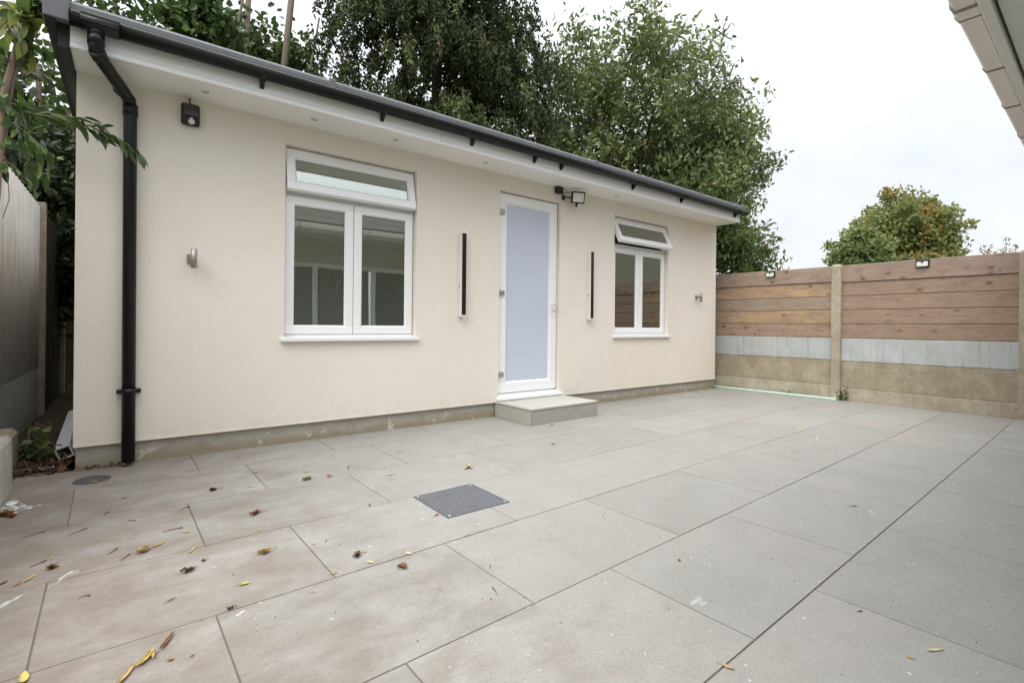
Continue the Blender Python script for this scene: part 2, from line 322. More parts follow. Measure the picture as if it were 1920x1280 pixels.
# ------------------------------------------------------------------ mesh helpers
class MB:
    def __init__(s): s.bm = bmesh.new()
    def quad(s, pts):
        return s.bm.faces.new([s.bm.verts.new(p) for p in pts])
    def box(s, x0, x1, y0, y1, z0, z1, bev=0.0, seg=1, mat=None):
        g = bmesh.ops.create_cube(s.bm, size=1.0)
        M4 = Matrix.Translation(((x0 + x1) / 2, (y0 + y1) / 2, (z0 + z1) / 2)) @ Matrix.Diagonal((abs(x1 - x0), abs(y1 - y0), abs(z1 - z0), 1))
        if mat is not None: M4 = mat @ M4
        vs = g['verts']; bmesh.ops.transform(s.bm, matrix=M4, verts=vs)
        if bev > 0:
            es = list({e for v in vs for e in v.link_edges})
            bmesh.ops.bevel(s.bm, geom=es, offset=bev, segments=seg, affect='EDGES', profile=0.5)
        return s
    def tube(s, pts, rad, n=10, cap=True):
        pts = [Vector(p) for p in pts]; rads = rad if hasattr(rad, '__len__') else [rad] * len(pts)
        rings = []; ref = None
        for i, p in enumerate(pts):
            t = (pts[min(i + 1, len(pts) - 1)] - pts[max(i - 1, 0)]).normalized()
            if ref is None: ref = Vector((0, 0, 1)) if abs(t.z) < 0.9 else Vector((1, 0, 0))
            a = (ref - t * ref.dot(t)).normalized(); b = t.cross(a); ref = a
            rings.append([s.bm.verts.new(p + (a * math.cos(2 * math.pi * j / n) + b * math.sin(2 * math.pi * j / n)) * rads[i]) for j in range(n)])
        for i in range(len(rings) - 1):
            for j in range(n):
                s.bm.faces.new((rings[i][j], rings[i][(j + 1) % n], rings[i + 1][(j + 1) % n], rings[i + 1][j])).smooth = True
        if cap: s.bm.faces.new(rings[0][::-1]); s.bm.faces.new(rings[-1])
        return s
    def prism_x(s, prof, x0, x1, smooth=False):   # profile of (y,z) extruded along x
        a = [s.bm.verts.new((x0, y, z)) for y, z in prof]; b = [s.bm.verts.new((x1, y, z)) for y, z in prof]
        n = len(prof)
        for i in range(n):
            f = s.bm.faces.new((a[i], a[(i + 1) % n], b[(i + 1) % n], b[i])); f.smooth = smooth
        s.bm.faces.new(a[::-1]); s.bm.faces.new(b); return s
    def prism_y(s, prof, y0, y1, smooth=False):   # profile of (x,z) extruded along y
        a = [s.bm.verts.new((x, y0, z)) for x, z in prof]; b = [s.bm.verts.new((x, y1, z)) for x, z in prof]
        n = len(prof)
        for i in range(n):
            f = s.bm.faces.new((a[i], a[(i + 1) % n], b[(i + 1) % n], b[i])); f.smooth = smooth
        s.bm.faces.new(a[::-1]); s.bm.faces.new(b); return s
    def sphere(s, c, r, sc=(1, 1, 1), u=12, v=8):
        g = bmesh.ops.create_uvsphere(s.bm, u_segments=u, v_segments=v, radius=r)
        bmesh.ops.transform(s.bm, matrix=Matrix.Translation(c) @ Matrix.Diagonal((*sc, 1)), verts=g['verts'])
        for vv in g['verts']:
            for f in vv.link_faces: f.smooth = True
        return s
    def build(s, name, mat, parent=None, loc=None, rotz=0.0):
        bmesh.ops.recalc_face_normals(s.bm, faces=s.bm.faces)
        me = bpy.data.meshes.new(name); s.bm.to_mesh(me); s.bm.free()
        me.materials.append(mat)
        o = bpy.data.objects.new(name, me); COL.objects.link(o)
        if parent: o.parent = parent
        if loc: o.location = loc
        if rotz: o.rotation_euler = (0, 0, rotz)
        return o
def tag(o, label=None, cat=None, group=None, kind=None):
    if label: o["label"] = label
    if cat: o["category"] = cat
    if group: o["group"] = group
    if kind: o["kind"] = kind
    return o
def thing(name, label, cat, loc=(0, 0, 0), rotz=0.0, group=None):
    o = bpy.data.objects.new(name, None); COL.objects.link(o); o.location = loc; o.rotation_euler = (0, 0, rotz)
    o.empty_display_size = 0.1
    return tag(o, label, cat, group)
def copy_tree(o, parent=None):
    c = o.copy(); COL.objects.link(c); c.parent = parent
    for ch in list(o.children): copy_tree(ch, c)
    return c
def raw_mesh(name, V, F, mat, parent=None, smooth=False, nv=4, tone=None):
    V = np.asarray(V, dtype=np.float32); F = np.asarray(F, dtype=np.int32)
    me = bpy.data.meshes.new(name)
    me.vertices.add(len(V)); me.vertices.foreach_set("co", V.ravel())
    me.loops.add(F.size); me.loops.foreach_set("vertex_index", F.ravel())
    me.polygons.add(len(F)); me.polygons.foreach_set("loop_start", np.arange(0, F.size, nv, dtype=np.int32))
    me.update(calc_edges=True)
    if nv == 4:
        nl = len(F) // 2
        if tone is None or len(tone) != nl: tone = RNG.random(nl)
        tone = np.clip(tone, 0, 1).astype(np.float32)
        at = me.attributes.new("tone", 'FLOAT', 'FACE'); at.data.foreach_set("value", np.concatenate([tone, tone]))
    me.materials.append(mat)
    o = bpy.data.objects.new(name, me); COL.objects.link(o)
    if parent: o.parent = parent
    return o

# ------------------------------------------------------------------ ground
g = MB(); g.quad([(-150, -150, -0.06), (250, -150, -0.06), (250, 250, -0.06), (-150, 250, -0.06)])
tag(g.build("ground", M['grass']), kind="structure")
g = MB(); n = 26
vs = [[g.bm.verts.new((-2.2 + 1.98 * i / n, 0.02 + 7.5 * j / 60, -0.012 + 0.05 * random.random() * (1 if 0 < j else 0) + 0.03 * math.sin(i * .6) * (j > 1))) for j in range(61)] for i in range(n + 1)]
for i in range(n):
    for j in range(60): g.bm.faces.new((vs[i][j], vs[i + 1][j], vs[i + 1][j + 1], vs[i][j + 1]))
tag(g.build("soil", M['soil']), kind="structure")

# ------------------------------------------------------------------ patio and its slabs
A = R(1.5435); ca, sa = math.cos(A), math.sin(A)
def t2w(x, y): return (x * ca - y * sa, x * sa + y * ca)
g = MB(); g.box(-0.46, 8.02, -4.72, 0.028, -0.05, -0.0035)
patio = tag(g.build("patio", M['grout']), kind="structure")
ROWS = [0.45, -0.487, -1.142, -1.793, -2.421, -3.036, -3.625, -4.24, -4.86]
J = [[-0.45, 0.478, 1.385, 2.318, 3.24, 4.17, 5.10, 6.03, 6.96, 7.89],
     [-0.147, 0.747, 1.66, 2.605, 3.53, 4.46, 5.39, 6.33, 7.26],
     [-0.58, 0.34, 1.228, 2.16, 3.08, 4.01, 4.95, 5.88, 6.82, 7.75],
     [-0.172, 0.694, 1.615, 2.554, 3.48, 4.42, 5.35, 6.29, 7.23],
     [-0.62, 0.29, 1.187, 2.118, 3.06, 4.00, 4.965, 5.94, 6.89, 7.84],
     [-0.24, 0.682, 1.60, 2.538, 3.474, 4.43, 5.40, 6.34, 7.29],
     [0.23, 1.16, 2.085, 3.01, 3.97, 4.93, 5.87, 6.82, 7.76],
     [-0.28, 0.64, 1.56, 2.5, 3.44, 4.38, 5.32, 6.26, 7.2]]
def clip(poly, nx, ny, d):   # keep nx*x+ny*y<=d
    o = []
    for i in range(len(poly)):
        a, b = poly[i], poly[(i + 1) % len(poly)]
        fa, fb = nx * a[0] + ny * a[1] - d, nx * b[0] + ny * b[1] - d
        if fa <= 0: o.append(a)
        if fa * fb < 0:
            t = fa / (fa - fb); o.append((a[0] + (b[0] - a[0]) * t, a[1] + (b[1] - a[1]) * t))
    return o
def slab(poly):
    c = (sum(p[0] for p in poly) / len(poly), sum(p[1] for p in poly) / len(poly))
    g = MB(); n = len(poly)
    tilt = (random.uniform(-1, 1) * 0.0007, random.uniform(-1, 1) * 0.0007); dz = random.uniform(-0.0006, 0.0006)
    def shr(p, d):
        vx, vy = c[0] - p[0], c[1] - p[1]
        return (p[0] + math.copysign(d, vx) * (abs(vx) > d), p[1] + math.copysign(d, vy) * (abs(vy) > d))
    def zz(p): return dz + tilt[0] * (p[0] - c[0]) + tilt[1] * (p[1] - c[1])
    lo = [g.bm.verts.new((p[0] - c[0], p[1] - c[1], -0.018)) for p in poly]
    mi = [g.bm.verts.new((p[0] - c[0], p[1] - c[1], -0.0012 + zz(p))) for p in poly]
    tp = [shr(p, 0.0012) for p in poly]; tv = [g.bm.verts.new((p[0] - c[0], p[1] - c[1], zz(p))) for p in tp]
    g.bm.faces.new(tv)
    for i in range(n):
        j = (i + 1) % n
        g.bm.faces.new((mi[i], mi[j], tv[j], tv[i])); g.bm.faces.new((lo[i], lo[j], mi[j], mi[i]))
    g.build("paving_slab", M['slab'], patio, (c[0], c[1], 0))
GAP = 0.0026
for r in range(8):
    y1, y0 = ROWS[r] - GAP, ROWS[r + 1] + GAP
    xs = [J[r][0] - 0.925] + J[r] + [J[r][-1] + 0.93]
    for i in range(len(xs) - 1):
        p = [t2w(x, y) for x, y in ((xs[i] + GAP, y0), (xs[i + 1] - GAP, y0), (xs[i + 1] - GAP, y1), (xs[i] + GAP, y1))]
        for nx, ny, d in ((-1, 0, 0.445), (0, 1, 0.026), (0, -1, 4.70), (1, 0.026, 7.885)): 
            if p: p = clip(p, nx, ny, d)
        if len(p) >= 3:
            w_ = max(q[0] for q in p) - min(q[0] for q in p); h_ = max(q[1] for q in p) - min(q[1] for q in p)
            if w_ > 0.03 and h_ > 0.03: slab(p)

# ------------------------------------------------------------------ the single storey rendered building
BX0, BX1, BY1, ZR, ZS = -0.176, 7.64, 4.3, 0.16, 2.638
bld = thing("garden_building", "cream rendered single storey building with white windows and a frosted door", "building", (0, 0, 0))
WIN = [(1.114, 2.296, 0.858, 2.462), (5.166, 6.348, 0.858, 2.462)]
DOOR = (3.290, 4.186, 0.16, 2.462)
RV = 0.13
g = MB()
xs = sorted({BX0, BX1, WIN[0][0], WIN[0][1], WIN[1][0], WIN[1][1], DOOR[0], DOOR[1]}); zs = sorted({ZR, ZS, 0.858, 2.462})
def inop(x, z): return any(a < x < b and c < z < d for a, b, c, d in WIN + [DOOR])
for i in range(len(xs) - 1):
    for j in range(len(zs) - 1):
        if not inop((xs[i] + xs[i + 1]) / 2, (zs[j] + zs[j + 1]) / 2):
            g.quad([(xs[i], 0, zs[j]), (xs[i + 1], 0, zs[j]), (xs[i + 1], 0, zs[j + 1]), (xs[i], 0, zs[j + 1])])
            g.quad([(xs[i], 0.24, zs[j]), (xs[i + 1], 0.24, zs[j]), (xs[i + 1], 0.24, zs[j + 1]), (xs[i], 0.24, zs[j + 1])])
for a, b, c, d in WIN + [DOOR]:
    g.quad([(a, 0, c), (a, 0.24, c), (a, 0.24, d), (a, 0, d)]); g.quad([(b, 0, c), (b, 0.24, c), (b, 0.24, d), (b, 0, d)])
    g.quad([(a, 0, d), (b, 0, d), (b, 0.24, d), (a, 0.24, d)]); g.quad([(a, 0, c), (b, 0, c), (b, 0.24, c), (a, 0.24, c)])
g.quad([(BX0, 0, ZR), (BX1, 0, ZR), (BX1, 0.24, ZR), (BX0, 0.24, ZR)])
for xa, xb in ((BX0, BX0 + 0.2), (BX1 - 0.2, BX1)):
    g.box(xa, xb, 0.24, BY1, ZR, ZS)
g.box(BX0 + 0.2, BX1 - 0.2, BY1 - 0.2, BY1, ZR, ZS)
wallo = g.build("wall", M['render'], bld)
g = MB(); g.box(BX0 - 0.001 + 0.012, BX1 - 0.012, 0.022, BY1 - 0.02, -0.04, ZR - 0.001); g.build("plinth", M['plinth'], bld)
# render bead along the bottom edge
g = MB(); g.box(BX0, DOOR[0] - 0.0, -0.004, 0.02, ZR - 0.006, ZR + 0.004); g.box(DOOR[1], BX1, -0.004, 0.02, ZR - 0.006, ZR + 0.004)
g.build("stop_bead", M['render'], bld)
# corner beads of the openings
# interior
g = MB(); g.box(BX0 + 0.22, BX1 - 0.22, 0.26, 4.05, 0.17, 0.19); g.build("interior_floor", M['intfloor'], bld)
g = MB()
g.quad([(BX0 + 0.21, 1.45, 0.19), (BX1 - 0.21, 1.45, 0.19), (BX1 - 0.21, 1.45, 2.6), (BX0 + 0.21, 1.45, 2.6)])
g.box(2.9, 3.0, 0.26, 1.44, 0.19, 2.6); g.box(4.55, 4.65, 0.26, 1.44, 0.19, 2.6)
g.box(BX0 + 0.21, BX1 - 0.21, 0.26, 1.44, 2.60, 2.63); g.build("interior_wall", M['interior'], bld)
# soffit and fascia
FY = -0.372
for xa, xb in ((BX0 - 0.006, 2.352), (2.356, BX1 + 0.03)):
    g = MB(); g.box(xa, xb, FY + 0.011, -0.0, ZS, ZS + 0.012); g.build("soffit_board", M['upvc2'], bld)
    g = MB()
    g.prism_x([(FY + 0.010, ZS - 0.006), (FY - 0.004, ZS - 0.006), (FY - 0.007, ZS - 0.002), (FY - 0.007, ZS + 0.024), (FY, ZS + 0.032), (FY, ZS + 0.22), (FY + 0.010, ZS + 0.22)], xa, xb)
    g.build("fascia_board", M['upvc'], bld)
# roof
ZT = 2.868
g = MB(); g.box(BX0 + 0.01, BX1 + 0.0, FY + 0.012, BY1 + 0.05, ZS + 0.02, ZT - 0.03)
g.prism_x([(-0.42, ZT - 0.012), (BY1 + 0.05, ZT + 0.045), (BY1 + 0.05, ZT - 0.03), (-0.42, ZT - 0.03)], BX0 - 0.03, BX1 + 0.02)
g.build("roof", M['roofing'], bld)
g = MB()
g.prism_x([(-0.425, 2.818), (-0.448, 2.814), (-0.456, 2.826), (-0.455, 2.856), (-0.446, 2.872), (-0.40, 2.879), (-0.40, 2.862), (-0.43, 2.86)], BX0 - 0.06, BX1 + 0.035)
# welded laps along the trim
for x in (1.32, 4.3, 6.42, BX1 - 0.01):
    g.box(x, x + 0.05, -0.4595, -0.41, 2.812, 2.8835, 0.003)
rt = g.build("roof_edge_trim", M['trim'], bld)
g = MB(); g.box(BX0 - 0.115, BX0 - 0.063, -0.45, BY1, 2.735, 2.895, 0.004); g.box(BX0 - 0.062, BX0 - 0.008, FY + 0.01, BY1, 2.625, 2.80)
g.build("verge_board", M['blackmat'], bld)
g = MB(); g.box(BX0 - 0.118, BX0 - 0.0, -0.468, -0.41, 2.742, 2.905, 0.004); g.build("verge_corner", M['trim'], bld)
# gutter
GR = 0.056; GY = -0.437 + 0.0; GZ = 2.806
prof = [(GY + GR * math.cos(t), GZ - 0.014 + GR * -math.sin(t)) for t in [math.pi * i / 12 for i in range(13)]]
outer = [(GY + GR, GZ)] + prof + [(GY - GR, GZ), (GY - GR + 0.004, GZ)]
inner = [(GY + (GR - 0.004) * math.cos(t), GZ - 0.014 - (GR - 0.004) * math.sin(t)) for t in [math.pi * (12 - i) / 12 for i in range(13)]]
gp = outer + inner + [(GY + GR - 0.004, GZ)]
g = MB(); g.prism_x(gp, BX0 - 0.0, BX1 + 0.10, True)
g.prism_x(outer, BX0 - 0.006, BX0 + 0.004); g.prism_x(outer, BX1 + 0.092, BX1 + 0.104)
gut = g.build("gutter", M['black'], bld)
for x in (0.861, 1.778, 2.674, 3.45, 3.83, 5.05, 6.08, 7.50):
    g = MB(); w = 0.014
    g.prism_x([(GY + (GR + 0.003) * math.cos(t), GZ - 0.014 - (GR + 0.003) * math.sin(t)) for t in [math.pi * i / 8 for i in range(9)]][0:8] + [(GY + 0.02, GZ - 0.06), (FY - 0.0005, GZ - 0.055)], x - w, x + w)
    g.prism_x([(FY - 0.0006, GZ - 0.05), (FY - 0.0006, GZ - 0.115), (FY - 0.012, GZ - 0.115), (FY - 0.05, GZ - 0.072), (FY - 0.05, GZ - 0.05)], x - w, x + w)
    g.build("bracket", M['black'], gut)
x = 3.45
# outlet and downpipe
g = MB()
g.box(-0.13, 0.05, GY - GR - 0.004, GY + GR + 0.001, GZ - 0.045, GZ + 0.005, 0.003)
g.prism_x([(GY + (GR + 0.006) * math.cos(t), GZ - 0.014 - (GR + 0.006) * math.sin(t)) for t in [math.pi * i / 12 for i in range(13)]], -0.13, 0.05, True)
g.tube([(-0.06, GY, GZ - 0.05), (-0.06, GY, GZ - 0.105)], 0.04, 20)
g.build("outlet", M['black'], gut)
dp = MB()
dp.tube([(-0.06, GY, 2.715), (-0.06, GY, 2.645), (-0.055, GY + 0.012, 2.61), (0.075, -0.085, 2.535), (0.10, -0.052, 2.505), (0.106, -0.048, 2.45), (0.113, -0.048, 0.03)], 0.0385, 20)
dp.sphere((0.098, -0.056, 2.508), 0.0395, (1, 1, 1), 20, 14)
dpo = dp.build("downpipe", M['black'], bld)
for pp_ in ([(-0.06, GY, 2.72), (-0.06, GY, 2.655)], [(0.045, -0.115, 2.5535), (0.072, -0.0885, 2.537)], [(0.106, -0.048, 2.475), (0.1065, -0.048, 2.40)], [(-0.0575, GY + 0.003, 2.625), (-0.04, GY + 0.05, 2.60)]):
    g = MB(); g.tube(pp_, 0.0425, 20); g.build("pipe_socket", M['black'], dpo)
g = MB(); g.tube([(0.112, -0.048, 0.495), (0.112, -0.048, 0.53)], 0.0435, 20)
g.box(0.045, 0.078, -0.052, 0.0, 0.498, 0.526, 0.003); g.box(0.146, 0.180, -0.052, 0.0, 0.498, 0.526, 0.003)
g.build("pipe_clip", M['black'], dpo)

# ---- windows
def frame_ring(g, x0, x1, z0, z1, w, y0, y1, bev=0.006, wt=None, wb=None, mat=None):
    wt = wt or w; wb = wb or w
    g.box(x0, x1, y0, y1, z1 - wt, z1, bev, 2, mat); g.box(x0, x1, y0, y1, z0, z0 + wb, bev, 2, mat)
    g.box(x0, x0 + w, y0 + 0.0002, y1, z0 + wb - 0.004, z1 - wt + 0.004, bev, 2, mat); g.box(x1 - w, x1, y0 + 0.0002, y1, z0 + wb - 0.004, z1 - wt + 0.004, bev, 2, mat)
def bead_ring(g, x0, x1, z0, z1, y, w=0.012, mat=None):   # sloping glazing bead
    d = 0.012
    P = [(x0, z0), (x1, z0), (x1, z1), (x0, z1)]; Q = [(x0 + w, z0 + w), (x1 - w, z0 + w), (x1 - w, z1 - w), (x0 + w, z1 - w)]
    for i in range(4):
        j = (i + 1) % 4
        pts = [(P[i][0], y, P[i][1]), (P[j][0], y, P[j][1]), (Q[j][0], y + d, Q[j][1]), (Q[i][0], y + d, Q[i][1])]
        if mat is not None: pts = [tuple(mat @ Vector(p)) for p in pts]
        g.quad(pts)
def make_window(x0, x1, z0, z1, ang):
    yf = 0.052; ztr = 2.045
    g = MB()
    frame_ring(g, x0 + 0.002, x1 - 0.002, z0 + 0.03, z1 - 0.003, 0.045, yf + 0.02, yf + 0.085, 0.004)
    g.box(x0 + 0.04, x1 - 0.04, yf + 0.018, yf + 0.085, ztr, ztr + 0.055, 0.004)
    xm = (x0 + x1) / 2
    g.box(xm - 0.03, xm + 0.03, yf + 0.021, yf + 0.085, z0 + 0.07, ztr, 0.003)
    win = g.build("window", M['upvc'], bld)
    g = MB(); g.box(x0 - 0.028, x1 + 0.03, -0.035, yf + 0.06, z0 - 0.018, z0 + 0.012, 0.004, 2); g.box(x0 + 0.002, x1 - 0.002, yf, yf + 0.085, z0 + 0.011, z0 + 0.034, 0.003)
    g.build("sill", M['upvc'], win)
    # two side hung sashes
    for a, b in ((x0 + 0.012, xm - 0.003), (xm + 0.003, x1 - 0.012)):
        g = MB(); frame_ring(g, a, b, z0 + 0.040, ztr + 0.012, 0.070, yf, yf + 0.055, 0.007); bead_ring(g, a + 0.067, b - 0.067, z0 + 0.107, ztr - 0.055, yf + 0.006)
        g.build("sash", M['upvc'], win)
        g = MB(); g.box(a + 0.076, b - 0.076, yf + 0.020, yf + 0.024, z0 + 0.114, ztr - 0.062); g.build("pane", M['glass'], win)
        g = MB(); frame_ring(g, a + 0.0745, b - 0.0745, z0 + 0.1145, ztr - 0.0625, 0.005, yf + 0.0165, yf + 0.0195, 0.0); g.build("gasket", M['gasket'], win)
    # inside handle on the left sash
    g = MB(); hx = xm - 0.045
    g.tube([(hx - 0.05, yf + 0.075, z0 + 0.52), (hx - 0.05, yf + 0.098, z0 + 0.52), (hx - 0.07, yf + 0.098, z0 + 0.50), (hx - 0.078, yf + 0.098, z0 + 0.43)], [0.012, 0.012, 0.011, 0.008], 8)
    g.build("handle", M['upvc'], win)
    # top hung fanlight, standing open
    hz = z1 - 0.035
    RM = Matrix.Translation((0, yf + 0.0, hz)) @ Matrix.Rotation(-ang, 4, 'X') @ Matrix.Translation((0, -(yf + 0.0), -hz))
    a, b, zb = x0 + 0.012, x1 - 0.012, ztr + 0.040
    g = MB(); frame_ring(g, a, b, zb, hz + 0.02, 0.068, yf - 0.002, yf + 0.053, 0.007, 0.074, 0.074, RM); bead_ring(g, a + 0.065, b - 0.065, zb + 0.071, hz + 0.02 - 0.071, yf + 0.004, 0.012, RM)
    g.build("fanlight_sash", M['upvc'], win)
    g = MB(); g.box(a + 0.074, b - 0.074, yf + 0.018, yf + 0.022, zb + 0.08, hz - 0.06, 0, 1, RM); g.build("pane", M['glass'], win)
    g = MB(); frame_ring(g, a + 0.0725, b - 0.0725, zb + 0.0785, hz - 0.0565, 0.005, yf + 0.0145, yf + 0.0175, 0.0, None, None, RM); g.build("gasket", M['gasket'], win)
    g = MB(); g.box(xm - 0.21, xm + 0.17, yf - 0.012, yf - 0.002, hz - 0.025, hz - 0.005, 0.003, 1, RM); g.box(xm - 0.20, xm + 0.16, yf - 0.0135, yf - 0.0125, hz - 0.022, hz - 0.0195, 0, 1, RM); g.build("trickle_vent", M['upvc'], win)
    # friction stay seen in the gap
    pb = RM @ Vector((b - 0.03, yf + 0.04, zb + 0.15))
    g = MB(); g.tube([pb, (b - 0.06, yf + 0.05, ztr + 0.09)], 0.006, 6); g.box(b - 0.09, b - 0.03, yf + 0.03, yf + 0.045, ztr + 0.056, ztr + 0.075, 0.002); g.build("stay", M['steel'], win)
    return win
make_window(*WIN[0], R(13)); make_window(*WIN[1], R(26))

# ---- door
x0, x1, z0, z1 = DOOR
g = MB(); yf = 0.045
g.box(x0 + 0.003, x0 + 0.045, yf + 0.01, yf + 0.085, z0 + 0.05, z1 - 0.002, 0.005, 2); g.box(x1 - 0.048, x1 - 0.003, yf + 0.01, yf + 0.085, z0 + 0.05, z1 - 0.002, 0.005, 2)
g.box(x0 + 0.003, x1 - 0.003, yf + 0.0102, yf + 0.085, z1 - 0.046, z1 - 0.002, 0.005, 2); g.box(x0 + 0.003, x1 - 0.003, yf + 0.010, yf + 0.085, z0 + 0.045, z0 + 0.10, 0.005, 2)
door = g.build("door", M['upvc'], bld)
g = MB(); g.box(x0 - 0.02, x1 + 0.035, -0.045, yf + 0.08, z0 + 0.012, z0 + 0.046, 0.005, 2); g.box(x0 + 0.002, x1 - 0.002, yf - 0.028, yf + 0.02, z0 + 0.0455, z0 + 0.07, 0.006, 2); g.build("threshold", M['upvc'], door)
a, b, zb, zt = x0 + 0.018, x1 - 0.020, z0 + 0.083, z1 - 0.018
g = MB(); frame_ring(g, a, b, zb, zt, 0.105, yf - 0.012, yf + 0.055, 0.008, 0.100, 0.115); bead_ring(g, a + 0.10, b - 0.10, zb + 0.110, zt - 0.095, yf - 0.004, 0.014)
g.build("door_leaf", M['upvc'], door)
g = MB(); g.box(a + 0.108, b - 0.108, yf + 0.008, yf + 0.016, zb + 0.118, zt - 0.103); g.build("frosted_pane", M['frosted'], door)
for z in (2.235, 1.345, 0.452):
    g = MB(); g.box(x0 + 0.004, x0 + 0.085, yf - 0.034, yf - 0.0125, z - 0.026, z + 0.026, 0.006); g.tube([(x0 + 0.014, yf - 0.024, z - 0.04), (x0 + 0.014, yf - 0.024, z + 0.04)], 0.010, 10)
    g.build("hinge", M['hinge'], door)
hx = b - 0.048
g = MB(); g.box(hx - 0.015, hx + 0.015, yf - 0.022, yf - 0.012, 1.10, 1.34, 0.006, 2); g.tube([(hx, yf - 0.02, 1.255), (hx, yf - 0.062, 1.255)], 0.009, 10)
g.tube([(hx + 0.004, yf - 0.06, 1.255), (hx - 0.06, yf - 0.064, 1.257), (hx - 0.115, yf - 0.058, 1.252)], [0.010, 0.009, 0.008], 10)
g.build("handle", M['upvc'], door)
g = MB(); g.tube([(hx, yf - 0.021, 1.165), (hx, yf - 0.027, 1.165)], 0.009, 12); g.build("keyhole", M['chrome'], door)

# ------------------------------------------------------------------ doorstep
st = thing("doorstep", "low grey tiled doorstep below the frosted door", "step", (3.74, -0.3, 0), R(1.2))
g = MB(); g.box(-0.475, 0.475, -0.285, 0.29, 0.0, 0.148); g.build("base", M['step'], st)
g = MB(); g.box(-0.487, 0.487, -0.297, 0.315, 0.149, 0.166, 0.0015); g.build("top_slab", M['steptop'], st)
g = MB(); g.box(-0.484, 0.484, -0.2945, -0.2855, 0.001, 0.1475, 0.001); g.build("front_tile", M['step'], st)
g = MB(); g.box(-0.4845, -0.4755, -0.2845, 0.31, 0.001, 0.1475, 0.001); g.build("side_tile", M['step'], st)
g = MB(); g.box(0.4755, 0.4845, -0.2845, 0.31, 0.001, 0.1475, 0.001); g.build("side_tile", M['step'], st)
g = MB(); g.box(-0.4875, 0.4875, -0.2985, -0.2972, 0.1455, 0.1495); g.box(-0.4885, -0.4872, -0.298, 0.31, 0.1455, 0.1495); g.box(-0.4872, -0.4832, -0.2975, -0.294, 0.001, 0.146)
g.build("tile_trim", M['stepedge'], st)

# ------------------------------------------------------------------ lights on the wall and in the soffit
dl_lab = ["recessed soffit downlight beside the black box lamp, first from the left", "recessed soffit downlight above the left end of the large window", "recessed soffit downlight just left of the soffit joint", "recessed soffit downlight left of the frosted door", "recessed soffit downlight between the floodlight and the right window"]
proto = None
for i, x in enumerate((0.531, 1.282, 1.985, 2.961, 4.969)):
    if proto is None:
        proto = thing("downlight", dl_lab[0], "downlight", (x, -0.2, ZS), 0, "recessed downlights in the soffit")
        g = MB(); g.tube([(0, 0, -0.001), (0, 0, -0.004), (0, 0, -0.006)], [0.042, 0.041, 0.034], 24); g.build("bezel", M['upvc'], proto)
        g = MB(); g.tube([(0, 0, -0.0061), (0, 0, -0.0075)], [0.027, 0.022], 20); g.build("lens", M['hinge2'], proto)
        o = proto
    else: o = copy_tree(proto)
    o.location = (x, -0.200, ZS); o["label"] = dl_lab[i]
# long bar lights beside the door
bar = thing("bar_light", "long upright wall light with black face left of the door", "wall light", (2.80, 0, 1.072), 0, "long bar lights either side of the door")
g = MB(); g.box(-0.026, 0.026, -0.058, 0.0, 0.0, 0.852, 0.003, 2); g.build("housing", M['whitelens'], bar)
g = MB(); g.box(-0.0215, 0.0275, -0.0615, -0.0585, 0.022, 0.85, 0.001); g.build("black_face", M['lens'], bar)
g = MB(); g.box(-0.033, -0.0265, -0.03, -0.016, 0.30, 0.325, 0.002); g.build("screw", M['steel'], bar)
b2 = copy_tree(bar); b2.location = (4.683, 0, 1.068); b2["label"] = "long upright wall light with black face right of the door"
cy = thing("up_down_light", "short steel cylinder wall light near the drainpipe", "wall light", (0.462, 0, 1.385), 0, "steel cylinder wall lights")
g = MB(); g.tube([(0.018, -0.075, 0), (0.018, -0.075, 0.001), (0.018, -0.075, 0.139), (0.018, -0.075, 0.14)], [0.018, 0.0205, 0.0205, 0.018], 24); g.build("cylinder", M['steel'], cy)
g = MB(); g.box(-0.02, 0.02, -0.012, 0.0, 0.035, 0.105, 0.003); g.box(-0.008, 0.022, -0.055, -0.012, 0.055, 0.085, 0.003); g.build("bracket", M['steel'], cy)
c2 = copy_tree(cy); c2.location = (7.075, 0, 1.385); c2["label"] = "short steel cylinder wall light near the right corner of the building"
# solar box lamp
sl = thing("sensor_lamp", "black rounded box lamp with white motion sensor under the eaves", "wall light", (0.455, 0, 2.43))
g = MB(); g.box(-0.058, 0.058, -0.05, 0.0, 0.0, 0.155, 0.018, 4); g.build("case", M['blackmat'], sl)
g = MB(); g.box(-0.048, 0.048, -0.062, -0.049, 0.058, 0.145, 0.008, 3); g.build("solar_panel", simple("solar_glass", (0.045, 0.04, 0.045), 0.18), sl)
g = MB(); g.sphere((0.004, -0.052, 0.022), 0.022, (1, 1, 0.9)); g.tube([(0.004, -0.05, 0.022), (0.004, -0.05, 0.05)], [0.018, 0.010], 10); g.build("sensor_dome", M['whitelens'], sl)
g = MB(); g.tube([(0.0, -0.004, 0.155), (-0.006, -0.006, 0.19), (0.0, -0.003, 0.21)], 0.005, 6); g.build("cable", simple("brown_cable", (0.12, 0.08, 0.07)), sl)
